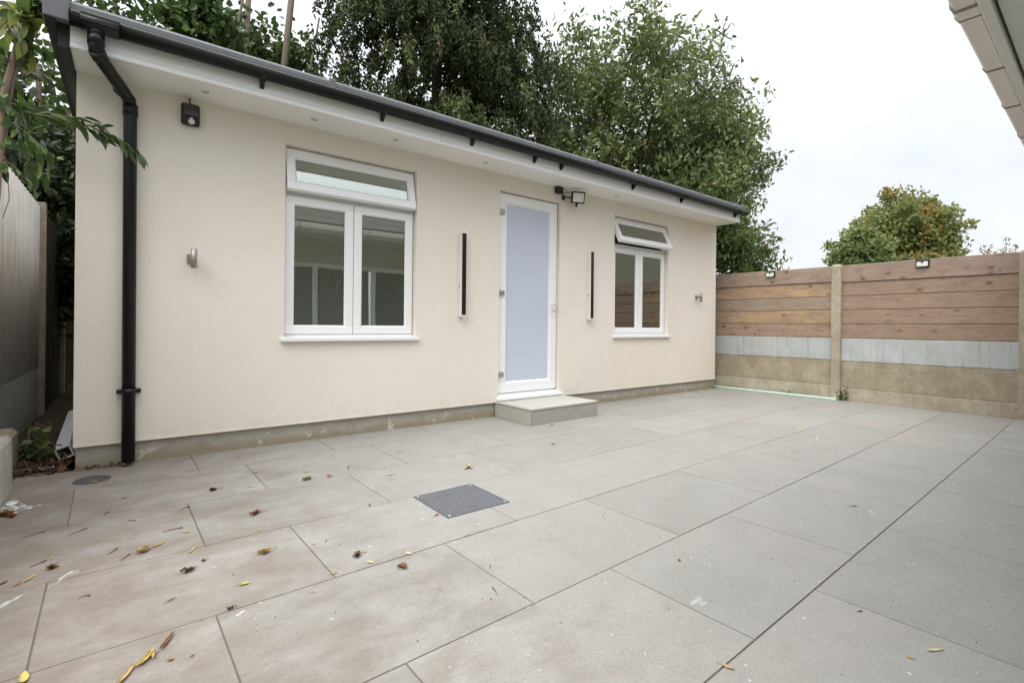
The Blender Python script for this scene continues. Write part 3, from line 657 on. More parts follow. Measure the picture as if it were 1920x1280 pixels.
# junction box + floodlight
jb = tag(MB().box(-0.052, 0.052, -0.055, 0.0, -0.045, 0.045, 0.014, 2).build("junction_box", M['blackmat'], None, (4.135, 0, 2.600)), "small black junction box above the right corner of the door", "junction box")
fl = thing("floodlight", "small black floodlight with white lens, right above the door", "floodlight", (4.36, 0, 2.50))
g = MB(); TM = Matrix.Translation((0.0, -0.12, 0.03)) @ Matrix.Rotation(R(-24), 4, 'Z') @ Matrix.Rotation(R(18), 4, 'X')
g.box(-0.085, 0.085, -0.012, 0.016, -0.07, 0.07, 0.006, 2, TM); g.build("case", M['blackmat'], fl)
g = MB(); g.box(-0.068, 0.068, -0.0145, -0.0125, -0.053, 0.053, 0.0, 1, TM); g.build("lens", M['whitelens'], fl)
g = MB(); g.box(-0.015, 0.015, -0.017, -0.0148, -0.012, 0.014, 0.0, 1, TM); g.build("led_chip", simple("led_chip", (0.80, 0.70, 0.52), 0.3), fl)
g = MB(); g.tube([(-0.13, 0.0, 0.03), (-0.12, -0.05, 0.028), (-0.03, -0.10, 0.02)], 0.009, 8); g.box(-0.155, -0.11, -0.012, 0, 0.0, 0.06, 0.003); g.build("bracket", M['blackmat'], fl)
g = MB(); g.sphere((-0.015, -0.115, -0.068), 0.022, (1, 1, .8)); g.tube([(-0.01, -0.112, -0.04), (-0.015, -0.115, -0.06)], 0.014, 10); g.build("sensor", M['blackmat'], fl)
g = MB(); g.sphere((-0.010, -0.128, -0.075), 0.014); g.build("sensor_dome", M['whitelens'], fl)
g = MB(); g.tube([(-0.165, -0.03, 0.075), (-0.11, -0.06, 0.088), (-0.05, -0.09, 0.07), (-0.02, -0.10, 0.045)], 0.004, 6); g.build("cable", M['blackmat'], fl)

# ------------------------------------------------------------------ covers in the paving
cv = thing("drain_cover", "square dark chequered metal access cover set in the paving", "drain cover", (1.609, -1.955, 0), R(0.2))
g = MB(); g.box(-0.2, 0.2, -0.197, 0.197, -0.003, 0.0035, 0.001); g.build("plate", M['iron'], cv)
g = MB()
for i in range(18):
    for j in range(18):
        x, y = -0.17 + 0.02 * i, -0.17 + 0.02 * j
        if abs(x) > .155 and abs(y) > .155: continue
        an = R(45 if (i + j) % 2 else -45); dx_, dy_ = math.cos(an), math.sin(an); L_, w_ = 0.0092, 0.0034
        c_ = [(x + dx_ * L_, y + dy_ * L_), (x - dy_ * w_, y + dx_ * w_), (x - dx_ * L_, y - dy_ * L_), (x + dy_ * w_, y - dx_ * w_)]
        b_ = [g.bm.verts.new((p[0], p[1], 0.0034)) for p in c_]; t_ = [g.bm.verts.new((x + (p[0] - x) * .7, y + (p[1] - y) * .7, 0.0056)) for p in c_]
        g.bm.faces.new(t_)
        for q in range(4): g.bm.faces.new((b_[q], b_[(q + 1) % 4], t_[(q + 1) % 4], t_[q]))
o = g.build("tread", M['ironpale'], cv); o["kind"] = "stuff"
for sx in (-1, 1):
    for sy in (-1, 1):
        g = MB(); g.tube([(sx * .178, sy * .176, 0.0036), (sx * .178, sy * .176, 0.0058)], 0.0075, 10); g.build("screw", M['hinge2'], cv)
rc = thing("round_drain_cover", "round dark drain cover near the foot of the drainpipe", "drain cover", (-0.064, -0.305, 0))
g = MB(); g.tube([(0, 0, -0.002), (0, 0, 0.004), (0, 0, 0.005)], [0.093, 0.093, 0.089], 32); g.build("lid", simple("cover_plastic", (0.075, 0.077, 0.075), 0.55), rc)
g = MB()
for s_ in range(32):
    a0, a1 = 2 * math.pi * s_ / 32, 2 * math.pi * (s_ + 1) / 32
    for r0, r1 in ((0.066, 0.071),):
        g.quad([(r0 * math.cos(a0), r0 * math.sin(a0), 0.0062), (r1 * math.cos(a0), r1 * math.sin(a0), 0.0062), (r1 * math.cos(a1), r1 * math.sin(a1), 0.0062), (r0 * math.cos(a1), r0 * math.sin(a1), 0.0062)])
g.build("ring", M['blackmat'], rc)

# ------------------------------------------------------------------ right hand fence
fr = thing("fence", "tall board fence on concrete gravel boards between concrete posts", "fence", (7.945, -1.640, 0), R(1.49))
ZL = [0.0, 0.19, 0.553, 0.858, 1.056, 1.25, 1.44, 1.63, 1.868]
PITCH = 1.85
meshes = {}
for pi, yc in enumerate((-3.5, -2.5, -1.5, -0.5, 0.5)):
    yc *= PITCH
    zl = list(ZL)
    if pi == 4: zl[1] = 0.20; zl[6] = 1.44; zl[7] = 1.645
    if pi == 3: zl[1] = 0.175; zl[2] = 0.545
    for bi in range(8):
        za, zb = zl[bi], zl[bi + 1]; w = PITCH / 2 - 0.045; hh = zb - za
        if bi < 3:
            g = MB(); x0_ = [0.002, 0.004, 0.0][bi]
            g.box(x0_, x0_ + 0.045, -w, w, (0.0015 if bi else -0.06), hh - 0.0015, 0.004)
            g.build("gravel_board", [M['conc_base'], M['conc_old'], M['conc_new']][bi], fr, (0, yc, za))
        else:
            g = MB(); top = bi == 7
            x0_ = (-0.010 if top else 0.008) + random.uniform(-0.003, 0.003)
            z0_, z1_ = 0.0, hh - 0.001
            if top: g.box(x0_, x0_ + 0.035, -w, w, z0_ + 0.002, z1_, 0.004)
            else: # tongued board with a chamfered lower edge
                g.prism_y([(x0_ + 0.010, z0_ + 0.001), (x0_, z0_ + 0.010), (x0_, z1_ - 0.006), (x0_ + 0.005, z1_), (x0_ + 0.014, z1_), (x0_ + 0.014, z1_ + 0.009), (x0_ + 0.022, z1_ + 0.009), (x0_ + 0.032, z1_), (x0_ + 0.032, z0_ + 0.012), (x0_ + 0.010, z0_ + 0.012)], -w, w)
            o = g.build("board", M['wood'], fr, (0, yc, za))
            hv = random.uniform(0.9, 1.08)
            o.color = tuple(h_ * hv for h_ in {(4, 6): (0.50, 0.345, 0.185), (4, 4): (0.48, 0.33, 0.18), (4, 5): (0.37, 0.30, 0.225), (4, 7): (0.35, 0.275, 0.22), (4, 3): (0.38, 0.255, 0.185), (3, 7): (0.33, 0.255, 0.21)}.get((pi, bi), (0.345, 0.235, 0.165))) + (1,)
            o.rotation_euler = (random.uniform(-1, 1) * R(0.07), 0, 0)
for k in range(-4, 2):
    g = MB(); h = 1.885; w = 0.061
    a_ = [(-0.045, -w), (-0.045, w), (0.07, w), (0.07, -w)]
    lv = [(0, 1.0), (h - 0.03, 1.0), (h - 0.008, 0.8), (h, 0.5)]
    rings = [[g.bm.verts.new((0.0125 + (x - 0.0125) * s_, y * s_, z if i else -0.1)) for x, y in a_] for i, (z, s_) in enumerate(lv)]
    for i in range(3):
        for j in range(4): g.bm.faces.new((rings[i][j], rings[i][(j + 1) % 4], rings[i + 1][(j + 1) % 4], rings[i + 1][j]))
    g.bm.faces.new(rings[-1]); es = [e for e in g.bm.edges if abs(e.verts[0].co.z - e.verts[1].co.z) > 0.5]
    bmesh.ops.bevel(g.bm, geom=es, offset=0.008, segments=2, affect='EDGES')
    g.build("post", M['post'], fr, (0, k * PITCH, 0))
# solar lamps on the fence
fp = None
for lab, y, nm in (("small solar lamp on the fence between the building and the middle post", -0.747, 0), ("small solar lamp on the fence above the right hand panel", -2.58, 1)):
    if fp is None:
        fp = thing("fence_lamp", lab, "solar lamp", (7.93, y, 1.80), R(1.49), "solar lamps on the fence")
        g = MB(); g.box(-0.028, 0.012, -0.068, 0.068, -0.035, 0.068, 0.014, 3); g.build("case", M['blackmat'], fp)
        g = MB(); g.box(-0.034, -0.0275, -0.055, 0.055, -0.024, 0.036, 0.006, 2); g.build("lens", simple("frosted_led_lens", (0.66, 0.68, 0.60), 0.3), fp)
        g = MB(); g.box(-0.0315, -0.0285, -0.045, 0.045, 0.041, 0.052, 0.001); g.box(-0.040, -0.034, -0.01, 0.01, 0.02, 0.036, 0.002); g.build("sensor", M['lens'], fp)
        o = fp
    else: o = copy_tree(fp); o["label"] = lab
    o.location = (7.945 - 0.026 * (y + 1.64) - 0.012, y, 1.80)
# mint strip lying along the fence foot
tag(MB().box(-0.035, 0.035, -0.93, 0.93, 0.0005, 0.026, 0.005).build("mint_strip", M['mint'], None, (7.845, -0.745, 0), R(1.4)), "pale mint green plastic strip lying along the foot of the fence", "strip")

# ------------------------------------------------------------------ left side: kerb, fence and dark passage
kb = MB()
kb.prism_y([(-0.75, -0.03), (-0.425, -0.03), (-0.432, 0.29), (-0.445, 0.315), (-0.75, 0.325)], -3.6, -0.24)
tag(kb.build("kerb_wall", M['kerb']), "low rough concrete kerb wall at the left edge of the paving", "wall")
kb = MB(); kb.prism_y([(-0.72, -0.03), (-0.47, -0.03), (-0.475, 0.24), (-0.50, 0.27), (-0.72, 0.28)], -0.235, 0.32); tag(kb.build("kerb_block", M['conc_old']), "darker concrete block beyond the low kerb wall, beside the ivy", "block")
lf = thing("left_fence", "pale grey panel fence running back along the dark passage", "fence", (-0.62, 0.64, 0))
for k, (ya_, yb_) in enumerate(((-2.4, 1.94), (2.03, 3.89), (3.98, 5.84))):
    if k == 0:
        g = MB(); n_ = 62
        # shallow corrugated sheet panel
        prof_ = [(-0.004 + 0.006 * math.cos(i * math.pi), ya_ + (yb_ - ya_) * i / n_) for i in range(n_ + 1)]
        fr_ = [g.bm.verts.new((x, y, 0.515)) for x, y in prof_]; to_ = [g.bm.verts.new((x, y, 2.16)) for x, y in prof_]
        bk_ = [g.bm.verts.new((x - 0.03, y, 0.515)) for x, y in prof_]; bt_ = [g.bm.verts.new((x - 0.03, y, 2.16)) for x, y in prof_]
        for i in range(n_):
            g.bm.faces.new((fr_[i], fr_[i + 1], to_[i + 1], to_[i])).smooth = True; g.bm.faces.new((bk_[i], bk_[i + 1], bt_[i + 1], bt_[i]))
            g.bm.faces.new((fr_[i], fr_[i + 1], bk_[i + 1], bk_[i])); g.bm.faces.new((to_[i], to_[i + 1], bt_[i + 1], bt_[i]))
        g.build("panel", M['panelgrey'], lf)
    else:
        for i in range(12):
            ya = ya_ + (yb_ - ya_) * i / 12; yb = ya_ + (yb_ - ya_) * (i + 1) / 12
            g = MB(); g.box(-0.02 + 0.005 * (i % 2), 0.0 + 0.006 * (i % 2), ya + 0.002, yb - 0.002, 0.50, 2.16, 0.002); g.build("board", M['darkwood'], lf)
    g = MB(); g.box(-0.05, -0.005 if k == 0 else 0.0, ya_, yb_, -0.06, 0.512 if k == 0 else 0.497, 0.004); g.build("gravel_board", M['conc_new'] if k == 0 else M['darkwood'], lf)
    g = MB(); g.box(-0.06, 0.045, yb_ + 0.003, yb_ + 0.087, -0.06, 2.2, 0.008); g.build("post", M['post'], lf)
bf = thing("back_fence", "dark slatted fence closing the end of the passage", "fence", (-0.9, 6.4, 0))
for i in range(22):
    g = MB(); g.box(-1.6 + 0.13 * i, -1.6 + 0.13 * i + 0.122, 0, 0.02, 0.0, 2.3 + 0.02 * random.random(), 0.002); g.build("slat", M['orange'] if i == 12 else M['darkwood'], bf)  # one slat coloured orange stands in for a slit of light
wp = thing("white_pipe", "white square plastic pipe lying on the soil in the passage", "pipe", (-0.235, 0.22, 0.085), R(2))
g = MB()
RP = Matrix.Rotation(R(-20), 4, 'Y')
for a_ in ((-0.042, 0.042, -0.042, -0.034), (-0.042, 0.042, 0.034, 0.042), (-0.042, -0.034, -0.034, 0.034), (0.034, 0.042, -0.034, 0.034)):
    g.box(a_[0], a_[1], 0, 1.9, a_[2], a_[3], 0, 1, RP)
g.build("tube", M['upvc'], wp)
g = MB(); g.box(-0.033, 0.033, 0.10, 0.11, -0.033, 0.033, 0, 1, RP); g.build("inner_shade_plate", M['blackmat'], wp)  # black plate across the tube stands in for the shade inside

# ------------------------------------------------------------------ the house behind and above the camera
hs = thing("house", "house eaves with pale gutter seen from below at the top right", "house", (4.0, -4.71, 0), R(1.5))
def hx_(x): return x - 4.0
g = MB()
ops = [(1.7 - 4, 4.9 - 4, 0.0, 2.08)]
HX0, HX1 = -3.9, 3.9
for xa, xb, za, zb in ((HX0, -2.3, 0, 2.5), (0.9, 1.9, 0, 2.5), (1.9, 3.3, 0, 0.95), (1.9, 3.3, 2.05, 2.5), (3.3, HX1, 0, 2.5), (-2.3, 0.9, 2.08, 2.5)):
    g.box(xa, xb, -0.25, 0.0, za, zb)
g.build("wall", M['housewall'], hs)
g = MB()
for xx in (-2.3, -1.26, -0.18, 0.84): g.box(xx, xx + 0.07, -0.12, -0.05, 0.0, 2.08)
g.box(-2.3, 0.9, -0.119, -0.051, 2.0, 2.08); g.box(-2.3, 0.9, -0.119, -0.051, 0.0, 0.08)
pd = g.build("patio_door", M['upvc'], hs)
for xx in (-2.23, -1.19, -0.11):
    g = MB(); g.box(xx, xx + 0.96, -0.10, -0.09, 0.08, 2.0); g.build("pane", simple("dark_pane", (0.27, 0.28, 0.25), 0.10), pd)
g = MB(); frame_ring(g, 1.9, 3.3, 0.95, 2.05, 0.07, -0.12, -0.05, 0); g.box(2.57, 2.63, -0.118, -0.052, 1.0, 2.0); hw = g.build("window", M['upvc'], hs)
g = MB(); g.box(1.97, 3.23, -0.10, -0.09, 1.02, 1.98); g.build("pane", simple("dark_pane_b", (0.27, 0.28, 0.25), 0.10), hw)
EY = 0.84   # fascia plane in the house's frame
g = MB(); g.box(HX0, HX1, 0.0, EY - 0.012, 2.5, 2.515); g.build("soffit", M['soffit_old'], hs)
g = MB(); g.box(HX0, HX1, EY, EY + 0.045, 2.475, 2.63, 0.004); g.build("fascia", M['fasciaold'], hs)
g = MB()
gy, gr = EY + 0.092, 0.052
pf = [(gy - gr + 0.003, 2.60), (gy - gr + 0.003, 2.535), (gy - gr + 0.02, 2.512), (gy + gr - 0.014, 2.512), (gy + gr, 2.535), (gy + gr + 0.004, 2.60), (gy + gr, 2.605), (gy + gr - 0.006, 2.60), (gy + gr - 0.008, 2.54), (gy + 0.02, 2.52), (gy - 0.02, 2.52), (gy - gr + 0.01, 2.6)]
g.prism_x(pf, HX0, HX1); hg = g.build("gutter", M['gutterold'], hs)
po = pf[:6]
def scl(p, d): return [(gy + (y - gy) * (1 + d / gr), 2.56 + (z - 2.56) * (1 + d / 0.05)) for y, z in p]
for xx in (-3.4, -2.6, -1.75, 0.13, 0.88, 1.7, 2.5, 3.3):
    g = MB(); g.prism_x(scl(po, 0.0035), xx - 0.006, xx + 0.0); g.prism_x(scl(po, 0.005), xx + 0.008, xx + 0.013); g.build("bracket", simple("bracket_grey", (0.30, 0.26, 0.22), 0.7), hg)  # brackets in a darker grey than the pale gutter
g = MB(); g.prism_x(scl(po, 0.006), -0.72, -0.60); hu = g.build("union", M['gutterold'], hg)
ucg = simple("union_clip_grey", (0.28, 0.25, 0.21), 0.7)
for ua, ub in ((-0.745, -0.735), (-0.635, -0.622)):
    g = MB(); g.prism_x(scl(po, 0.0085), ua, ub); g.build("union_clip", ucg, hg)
g = MB(); n_ = 14
pr_ = [(EY + 0.085, 2.625)]
for i in range(n_):
    y_ = EY + 0.085 - 0.34 * i; z_ = 2.645 + 0.17 * i
    pr_ += [(y_, z_), (y_ - 0.34, z_ + 0.166)]
pr_ += [(EY + 0.085 - 0.34 * n_, 2.56)]
g.prism_x(pr_, HX0, HX1)
# battened courses rising to the ridge
g.build("roof", M['rooftile'], hs)
nb = thing("neighbour_house", "cream neighbouring house wall beyond the fence, mirrored in the windows", "house", (13.5, -9.0, 0))
g = MB(); g.box(-2.5, 3, -5, 3.2, 0, 4.8); g.build("wall", simple("neighbour_render", (0.62, 0.56, 0.45), 0.9, 0.1), nb)
g = MB(); g.prism_y([(-2.9, 4.8), (0.25, 6.8), (3.4, 4.8)], -5.3, 3.5); g.build("roof", M['rooftile'], nb)

# ------------------------------------------------------------------ leaves of trees (numpy)
def rand_rot(n, droop=0.0):
    q = RNG.normal(size=(n, 3)); q /= np.linalg.norm(q, axis=1)[:, None]
    if droop: q[:, 2] -= droop; q /= np.linalg.norm(q, axis=1)[:, None]
    b = RNG.normal(size=(n, 3)); b -= q * (b * q).sum(1)[:, None]; b /= np.linalg.norm(b, axis=1)[:, None]
    return q, b, np.cross(q, b)
def leaf_quads(P, L, Wd, droop=0.0, lvar=0.3, up=0.0):
    n = len(P); d, s, nn = rand_rot(n, droop)
    l = (L * (1 + lvar * RNG.uniform(-1, 1, n)))[:, None]; w = (Wd * (1 + lvar * RNG.uniform(-1, 1, n)))[:, None]
    V = np.empty((n, 6, 3), np.float32)
    V[:, 0] = P; V[:, 1] = P + d * l * .35 + s * w * .5 + nn * w * .15; V[:, 2] = P + d * l * .8 + s * w * .3 + nn * w * .1
    V[:, 3] = P + d * l - nn * w * .1; V[:, 4] = P + d * l * .8 - s * w * .3 + nn * w * .1; V[:, 5] = P + d * l * .35 - s * w * .5 + nn * w * .15
    idx = np.arange(n)[:, None] * 6
    F = np.concatenate([idx + np.array([[0, 1, 2, 3]]), idx + np.array([[0, 3, 4, 5]])])
    return V.reshape(-1, 3), F
TONES = []
def blob_points(c, r, n, shell=0.55, nclump=60, spread=0.28):
    """leaf positions gathered in clumps through an uneven ellipsoid"""
    c = np.array(c); r = np.array(r)
    d = RNG.normal(size=(nclump, 3)); d /= np.linalg.norm(d, axis=1)[:, None]
    rad = (shell + (1 - shell) * RNG.random(nclump)) * (0.86 + 0.22 * np.sin(d[:, 0] * 5 + c[0]) * np.sin(d[:, 2] * 4 + d[:, 1] * 3))
    C = c + d * rad[:, None] * r
    k = RNG.integers(0, nclump, n)
    sc = RNG.uniform(0.6, 1.4, nclump)
    off = RNG.normal(size=(n, 3)); ln = np.linalg.norm(off, axis=1)[:, None]; off = off / ln * np.minimum(ln, 1.75)
    ct = RNG.random(nclump); TONES.append(0.30 * RNG.random(n) ** 0.7 + 0.69 * ct[k] * RNG.uniform(0.7, 1.0, n) + 0.30 * (RNG.random(n) > 0.985))
    return C[k] + off * (1, 1, 0.75) * spread * sc[k][:, None], C
def limbs(g, base, tips, r0, mids=0.45, jit=0.12):
    base = Vector(base)
    for t, rr in tips:
        t = Vector(t); pts = [base]
        for i in range(1, 6):
            f = i / 5; p = base.lerp(t, f); p.z += math.sin(f * math.pi) * 0.15
            pts.append(p + Vector([random.uniform(-jit, jit) for _ in range(3)]) * (1 if i < 5 else 0))
        g.tube(pts, [rr * (1 - 0.8 * i / 5) + 0.006 for i in range(6)], 7)

# sycamores behind the building, left
def pline(g, pts, r0, r1, n=9):
    k = len(pts); g.tube(pts, [r0 + (r1 - r0) * i / (k - 1) for i in range(k)], n)
def tree(name, label, cat, base, trunk, crown_pts, leafL, leafW, lm, bm_, droop=0.2, group=None):
    t = thing(name, label, cat, base, 0, group)
    bx = Vector(base)
    g = MB()
    for pts, r0, r1 in trunk: pline(g, [Vector(p) - bx for p in pts], r0, r1)
    g.build("trunk", bm_, t)
    V, F = leaf_quads(crown_pts - np.array(base), leafL, leafW, droop)
    o = raw_mesh("crown", V, F, lm, t, tone=LAST_TONE); o["kind"] = "stuff"
    return t
def cat_(*a):
    global LAST_TONE
    LAST_TONE = np.concatenate(TONES); TONES.clear()
    return np.concatenate([x[0] if isinstance(x, tuple) else x for x in a])

T1 = cat_(blob_points((0.3, 8.2, 6.2), (2.2, 1.3, 2.4), 3300, 0.1, 170, 0.34), blob_points((-1.0, 8.0, 4.4), (1.2, 1.0, 2.0), 1500, 0.1, 60, 0.3), blob_points((0.5, 8.9, 3.6), (1.8, 0.8, 1.0), 800, 0.1, 40, 0.3), blob_points((0.9, 6.9, 6.6), (1.4, 0.4, 1.3), 1300, 0.1, 24, 0.2))
tree("sycamore_tree", "sycamore tree with pale trunk behind the left end of the building", "tree", (1.25, 7.2, 0),
     [([(1.25, 7.2, -0.1), (1.3, 7.2, 2.5), (1.26, 7.2, 5.0), (1.12, 7.2, 9.8)], 0.17, 0.09), ([(1.0, 8, 2.0), (1.5, 7.9, 4.2), (1.55, 7.9, 7.5), (1.7, 7.9, 9.8)], 0.11, 0.05), ([(1.2, 7.6, 3.0), (0.3, 7.8, 5), (-0.6, 7.8, 9.0)], 0.07, 0.03), ([(1.26, 7.2, 4.6), (0.8, 7.4, 5.8), (0.5, 7.4, 9.0)], 0.05, 0.02), ([(1.2, 7.2, 5.4), (1.7, 7.0, 6.4), (2.1, 7.0, 9)], 0.04, 0.02)],
     T1, 0.145, 0.12, M['l_syc'], M['bark'], 0.35, "sycamores behind the building")
T1b = cat_(blob_points((2.5, 8.7, 6.7), (1.7, 1.1, 2.0), 5600, 0.1, 110, 0.30), blob_points((3.4, 8.4, 4.6), (0.7, 0.6, 1.2), 1500, 0.2, 26, 0.24), blob_points((1.9, 8.6, 4.4), (0.9, 0.8, 1.2), 1500, 0.2, 26, 0.24), blob_points((3.3, 7.0, 5.6), (0.4, 0.3, 1.0), 500, 0.1, 10, 0.16))
tree("sycamore_tree", "sycamore tree with two leaning pale stems left of the conifer", "tree", (2.5, 7.5, 0),
     [([(2.5, 7.5, -0.1), (2.35, 7.6, 3), (2.22, 7.7, 4.6), (2.05, 7.8, 6.4), (2.2, 8.0, 9.8)], 0.12, 0.05), ([(2.5, 7.5, 1.0), (2.45, 7.5, 3.6), (2.50, 7.5, 4.8), (2.78, 7.5, 6.6), (3.05, 7.5, 9.8)], 0.12, 0.06), ([(2.66, 7.5, 4.8), (3.2, 7.4, 6.0), (3.5, 7.4, 8)], 0.04, 0.02)],
     T1b, 0.145, 0.12, M['l_syc'], M['bark'], 0.35, "sycamores behind the building")

# conifer with drooping sprays
def conifer():
    base = np.array((6.0, 6.4, 0.0)); t = thing("cypress_tree", "tall dark cypress with drooping sprays behind the middle of the building", "tree", tuple(base))
    g = MB(); pline(g, [(0, 0, -0.1), (0.05, 0, 3), (0.0, 0, 7), (0, 0, 12.5)], 0.24, 0.06)
    pline(g, [(-0.2, 0.1, 0.5), (-0.7, 0.1, 4), (-0.9, 0.1, 10)], 0.12, 0.05); pline(g, [(0.2, 0.2, 0.5), (0.75, 0.2, 4), (0.9, 0.1, 10)], 0.10, 0.04)
    P = []; TT = []
    nb_ = 255
    for i in range(nb_):
        z = 2.3 + 9.5 * (i / nb_) + random.uniform(-.2, .2); a = random.uniform(0, 2 * math.pi)
        L = (2.85 if z < 7 else 2.85 - (z - 7) * 0.14) * random.uniform(0.72, 1.08)
        dx_, dy_ = math.cos(a), math.sin(a)
        pts = []
        for s_ in range(9):
            f = s_ / 8; pts.append(np.array((dx_ * L * f, dy_ * L * f, z + 0.55 * f - 1.25 * f * f)))
        if i % 4 == 0: g.tube([tuple(p) for p in pts], [0.035 * (1 - f / 9) + .004 for f in range(9)], 5)
        for s_ in range(2, 9):
            for q in range(2):
                c = pts[s_] + RNG.normal(size=3) * (0.17, 0.17, 0.10)
                k = 46
                # a hanging flat spray: widest in its upper third, drooping to a point
                tt = RNG.random(k) ** 0.85; ln = random.uniform(0.35, 0.75)
                out_ = np.array((dx_, dy_, 0)); an = random.uniform(0, 6.28); side = np.array((math.cos(an), math.sin(an), 0))
                P.append(c + out_ * (0.20 * tt)[:, None] + side * (RNG.uniform(-1, 1, k) * 0.19 * (1.05 - tt))[:, None] + np.array((0, 0, -1)) * (tt * ln)[:, None] + RNG.normal(size=(k, 3)) * 0.025)
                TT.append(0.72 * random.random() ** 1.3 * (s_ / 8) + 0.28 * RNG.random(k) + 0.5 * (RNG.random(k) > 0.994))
    g.build("trunk", M['barkdark'], t)
    P = np.concatenate(P)
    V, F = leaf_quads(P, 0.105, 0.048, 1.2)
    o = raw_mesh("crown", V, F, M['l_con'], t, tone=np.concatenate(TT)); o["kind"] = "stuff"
conifer()

# big broadleaf to the right of the conifer
T3 = cat_(blob_points((12.1, 4.5, 7.2), (3.3, 2.6, 3.0), 15000, 0.45, 260, 0.25), blob_points((12.7, 4.2, 4.4), (3.1, 2.2, 2.4), 10500, 0.4, 180, 0.25),
          blob_points((9.8, 5.4, 6.2), (1.9, 1.6, 3.6), 6500, 0.3, 120, 0.24), blob_points((14.2, 3.6, 5.6), (2.5, 1.6, 2.9), 9000, 0.4, 130, 0.24), blob_points((14.6, 3.4, 3.2), (1.7, 1.3, 1.3), 3200, 0.3, 46, 0.22), blob_points((12.6, 4.1, 2.2), (1.9, 1.2, 1.2), 3600, 0.3, 50, 0.22))
tree("broadleaf_tree", "big green broadleaf tree beyond the right end of the building", "tree", (11.6, 4.8, 0),
     [([(11.6, 4.8, -0.1), (11.5, 4.8, 2.0), (11.4, 4.8, 4.5), (11.5, 4.8, 9)], 0.16, 0.05), ([(11.7, 4.8, 0), (11.9, 4.5, 2.5), (12.6, 4.3, 6.5)], 0.10, 0.03), ([(11.5, 4.8, 0.5), (11.0, 4.8, 3), (10.2, 5.0, 7)], 0.10, 0.03), ([(11.6, 4.7, .4), (12.15, 4.3, 1.8), (13.3, 4.0, 5.0)], 0.07, 0.02)] + [([(11.6, 4.7, z_), (11.6 + 1.6 * math.cos(q_), 4.6 + 1.2 * math.sin(q_), z_ + 1.2), (11.9 + 2.6 * math.cos(q_), 4.5 + 1.8 * math.sin(q_), z_ + 2.0)], 0.05, 0.012) for q_, z_ in ((0.2, 1.8), (0.9, 2.6), (-0.5, 3.2), (2.4, 2.8), (-1.4, 4.0), (-0.1, 4.8), (3.3, 4.4), (0.4, 5.8), (-1.0, 6.0), (1.6, 6.2), (4.2, 5.5))],
     T3, 0.165, 0.072, M['l_big'], M['barkdark'], 0.15)

# distance beyond the fence
def fartree(name, label, base, blobs, L, Wd, lm, group=None, trunk_r=0.25, h=4):
    pts = cat_(*[blob_points(*b) for b in blobs])
    tree(name, label, "tree", base, [([(base[0], base[1], -0.1), (base[0] + .1, base[1], h * .5), (base[0], base[1], h)], trunk_r, trunk_r * .4)], pts, L, Wd, lm, M['barkdark'], 0.1, group)
fartree("autumn_tree", "rounded tree turning orange in the distance above the right fence", (36.6, 4.9, 0),
        [((36.8, 4.75, 6.25), (3.2, 2.95, 2.9), 22000, 0.62, 330, 0.34), ((36.0, 5.9, 5.0), (1.8, 1.9, 1.8), 4500, 0.5, 60, 0.3), ((36.5, 3.9, 4.2), (2.8, 2.8, 1.6), 5500, 0.5, 60, 0.3)], 0.22, 0.15, M['l_far'], None, 0.3, 8)
fartree("green_tree", "fresher green tree merging into the left of the distant autumn tree", (31.0, 5.3, 0),
        [((31.0, 5.35, 4.9), (1.4, 1.5, 1.75), 5500, 0.5, 80, 0.24), ((31.0, 5.2, 3.3), (1.4, 1.6, 1.2), 2600, 0.4, 40, 0.24)], 0.23, 0.14, M['l_ivy'], None, 0.15, 5)
fartree("lime_bush", "bright lime green bush just above the fence near the middle post", (24.0, 2.9, 0), [((24.0, 3.0, 2.9), (0.9, 0.9, 0.75), 2400, 0.3, 34, 0.16), ((24.2, 2.3, 2.75), (0.7, 0.6, 0.8), 1200, 0.3, 18, 0.15)], 0.16, 0.10, M['l_lime'], None, 0.1, 2.6)
fartree("olive_bush", "pointed olive coloured bush in front of the distant autumn tree", (24.6, 1.8, 0), [((24.6, 1.8, 3.1), (0.6, 0.55, 1.1), 2200, 0.2, 30, 0.13)], 0.15, 0.07, M['l_olive'], None, 0.1, 2.6)
fartree("small_tree", "small round green tree left of the distant autumn tree", (27.0, 5.3, 0), [((27.0, 5.35, 3.0), (0.75, 0.85, 1.0), 2200, 0.3, 30, 0.16)], 0.19, 0.12, M['l_ivy'], None, 0.1, 2.6)
fartree("yellow_bush", "yellow green bush at the right foot of the distant autumn tree", (27.5, 0.9, 0), [((27.5, 0.9, 3.0), (0.8, 0.95, 0.9), 2200, 0.3, 34, 0.18)], 0.19, 0.12, M['l_lime'], None, 0.1, 2.6)
# wispy shoots over the fence
for i, (yy, zz, lab) in enumerate(((-2.2, 2.80, "thin leafy sprig poking over the fence, left of the pair"), (-2.6, 2.88, "thin leafy sprig poking over the fence near the right edge"))):
    t = thing("leafy_sprig", lab, "plant", (14.0, yy, 0), 0, "sprigs above the fence")
    g = MB(); P = []
    for q in range(7):
        e = Vector((random.uniform(-.3, .3), random.uniform(-.45, .45), zz - random.uniform(0, .35)))
        g.tube([(0, 0, 0), (e.x * .5, e.y * .4, 1.5), tuple(e)], [0.02, 0.01, 0.003], 5)
        for s_ in range(30): 
            f = random.uniform(.75, 1); P.append((e.x * f, e.y * f + random.uniform(-.04, .04), 1.5 + (e.z - 1.5) * f))
    g.build("stem", M['stempink'], t); V, F = leaf_quads(np.array(P), 0.055, 0.022); o = raw_mesh("leaves", V, F, M['l_olive'], t); o["kind"] = "stuff"
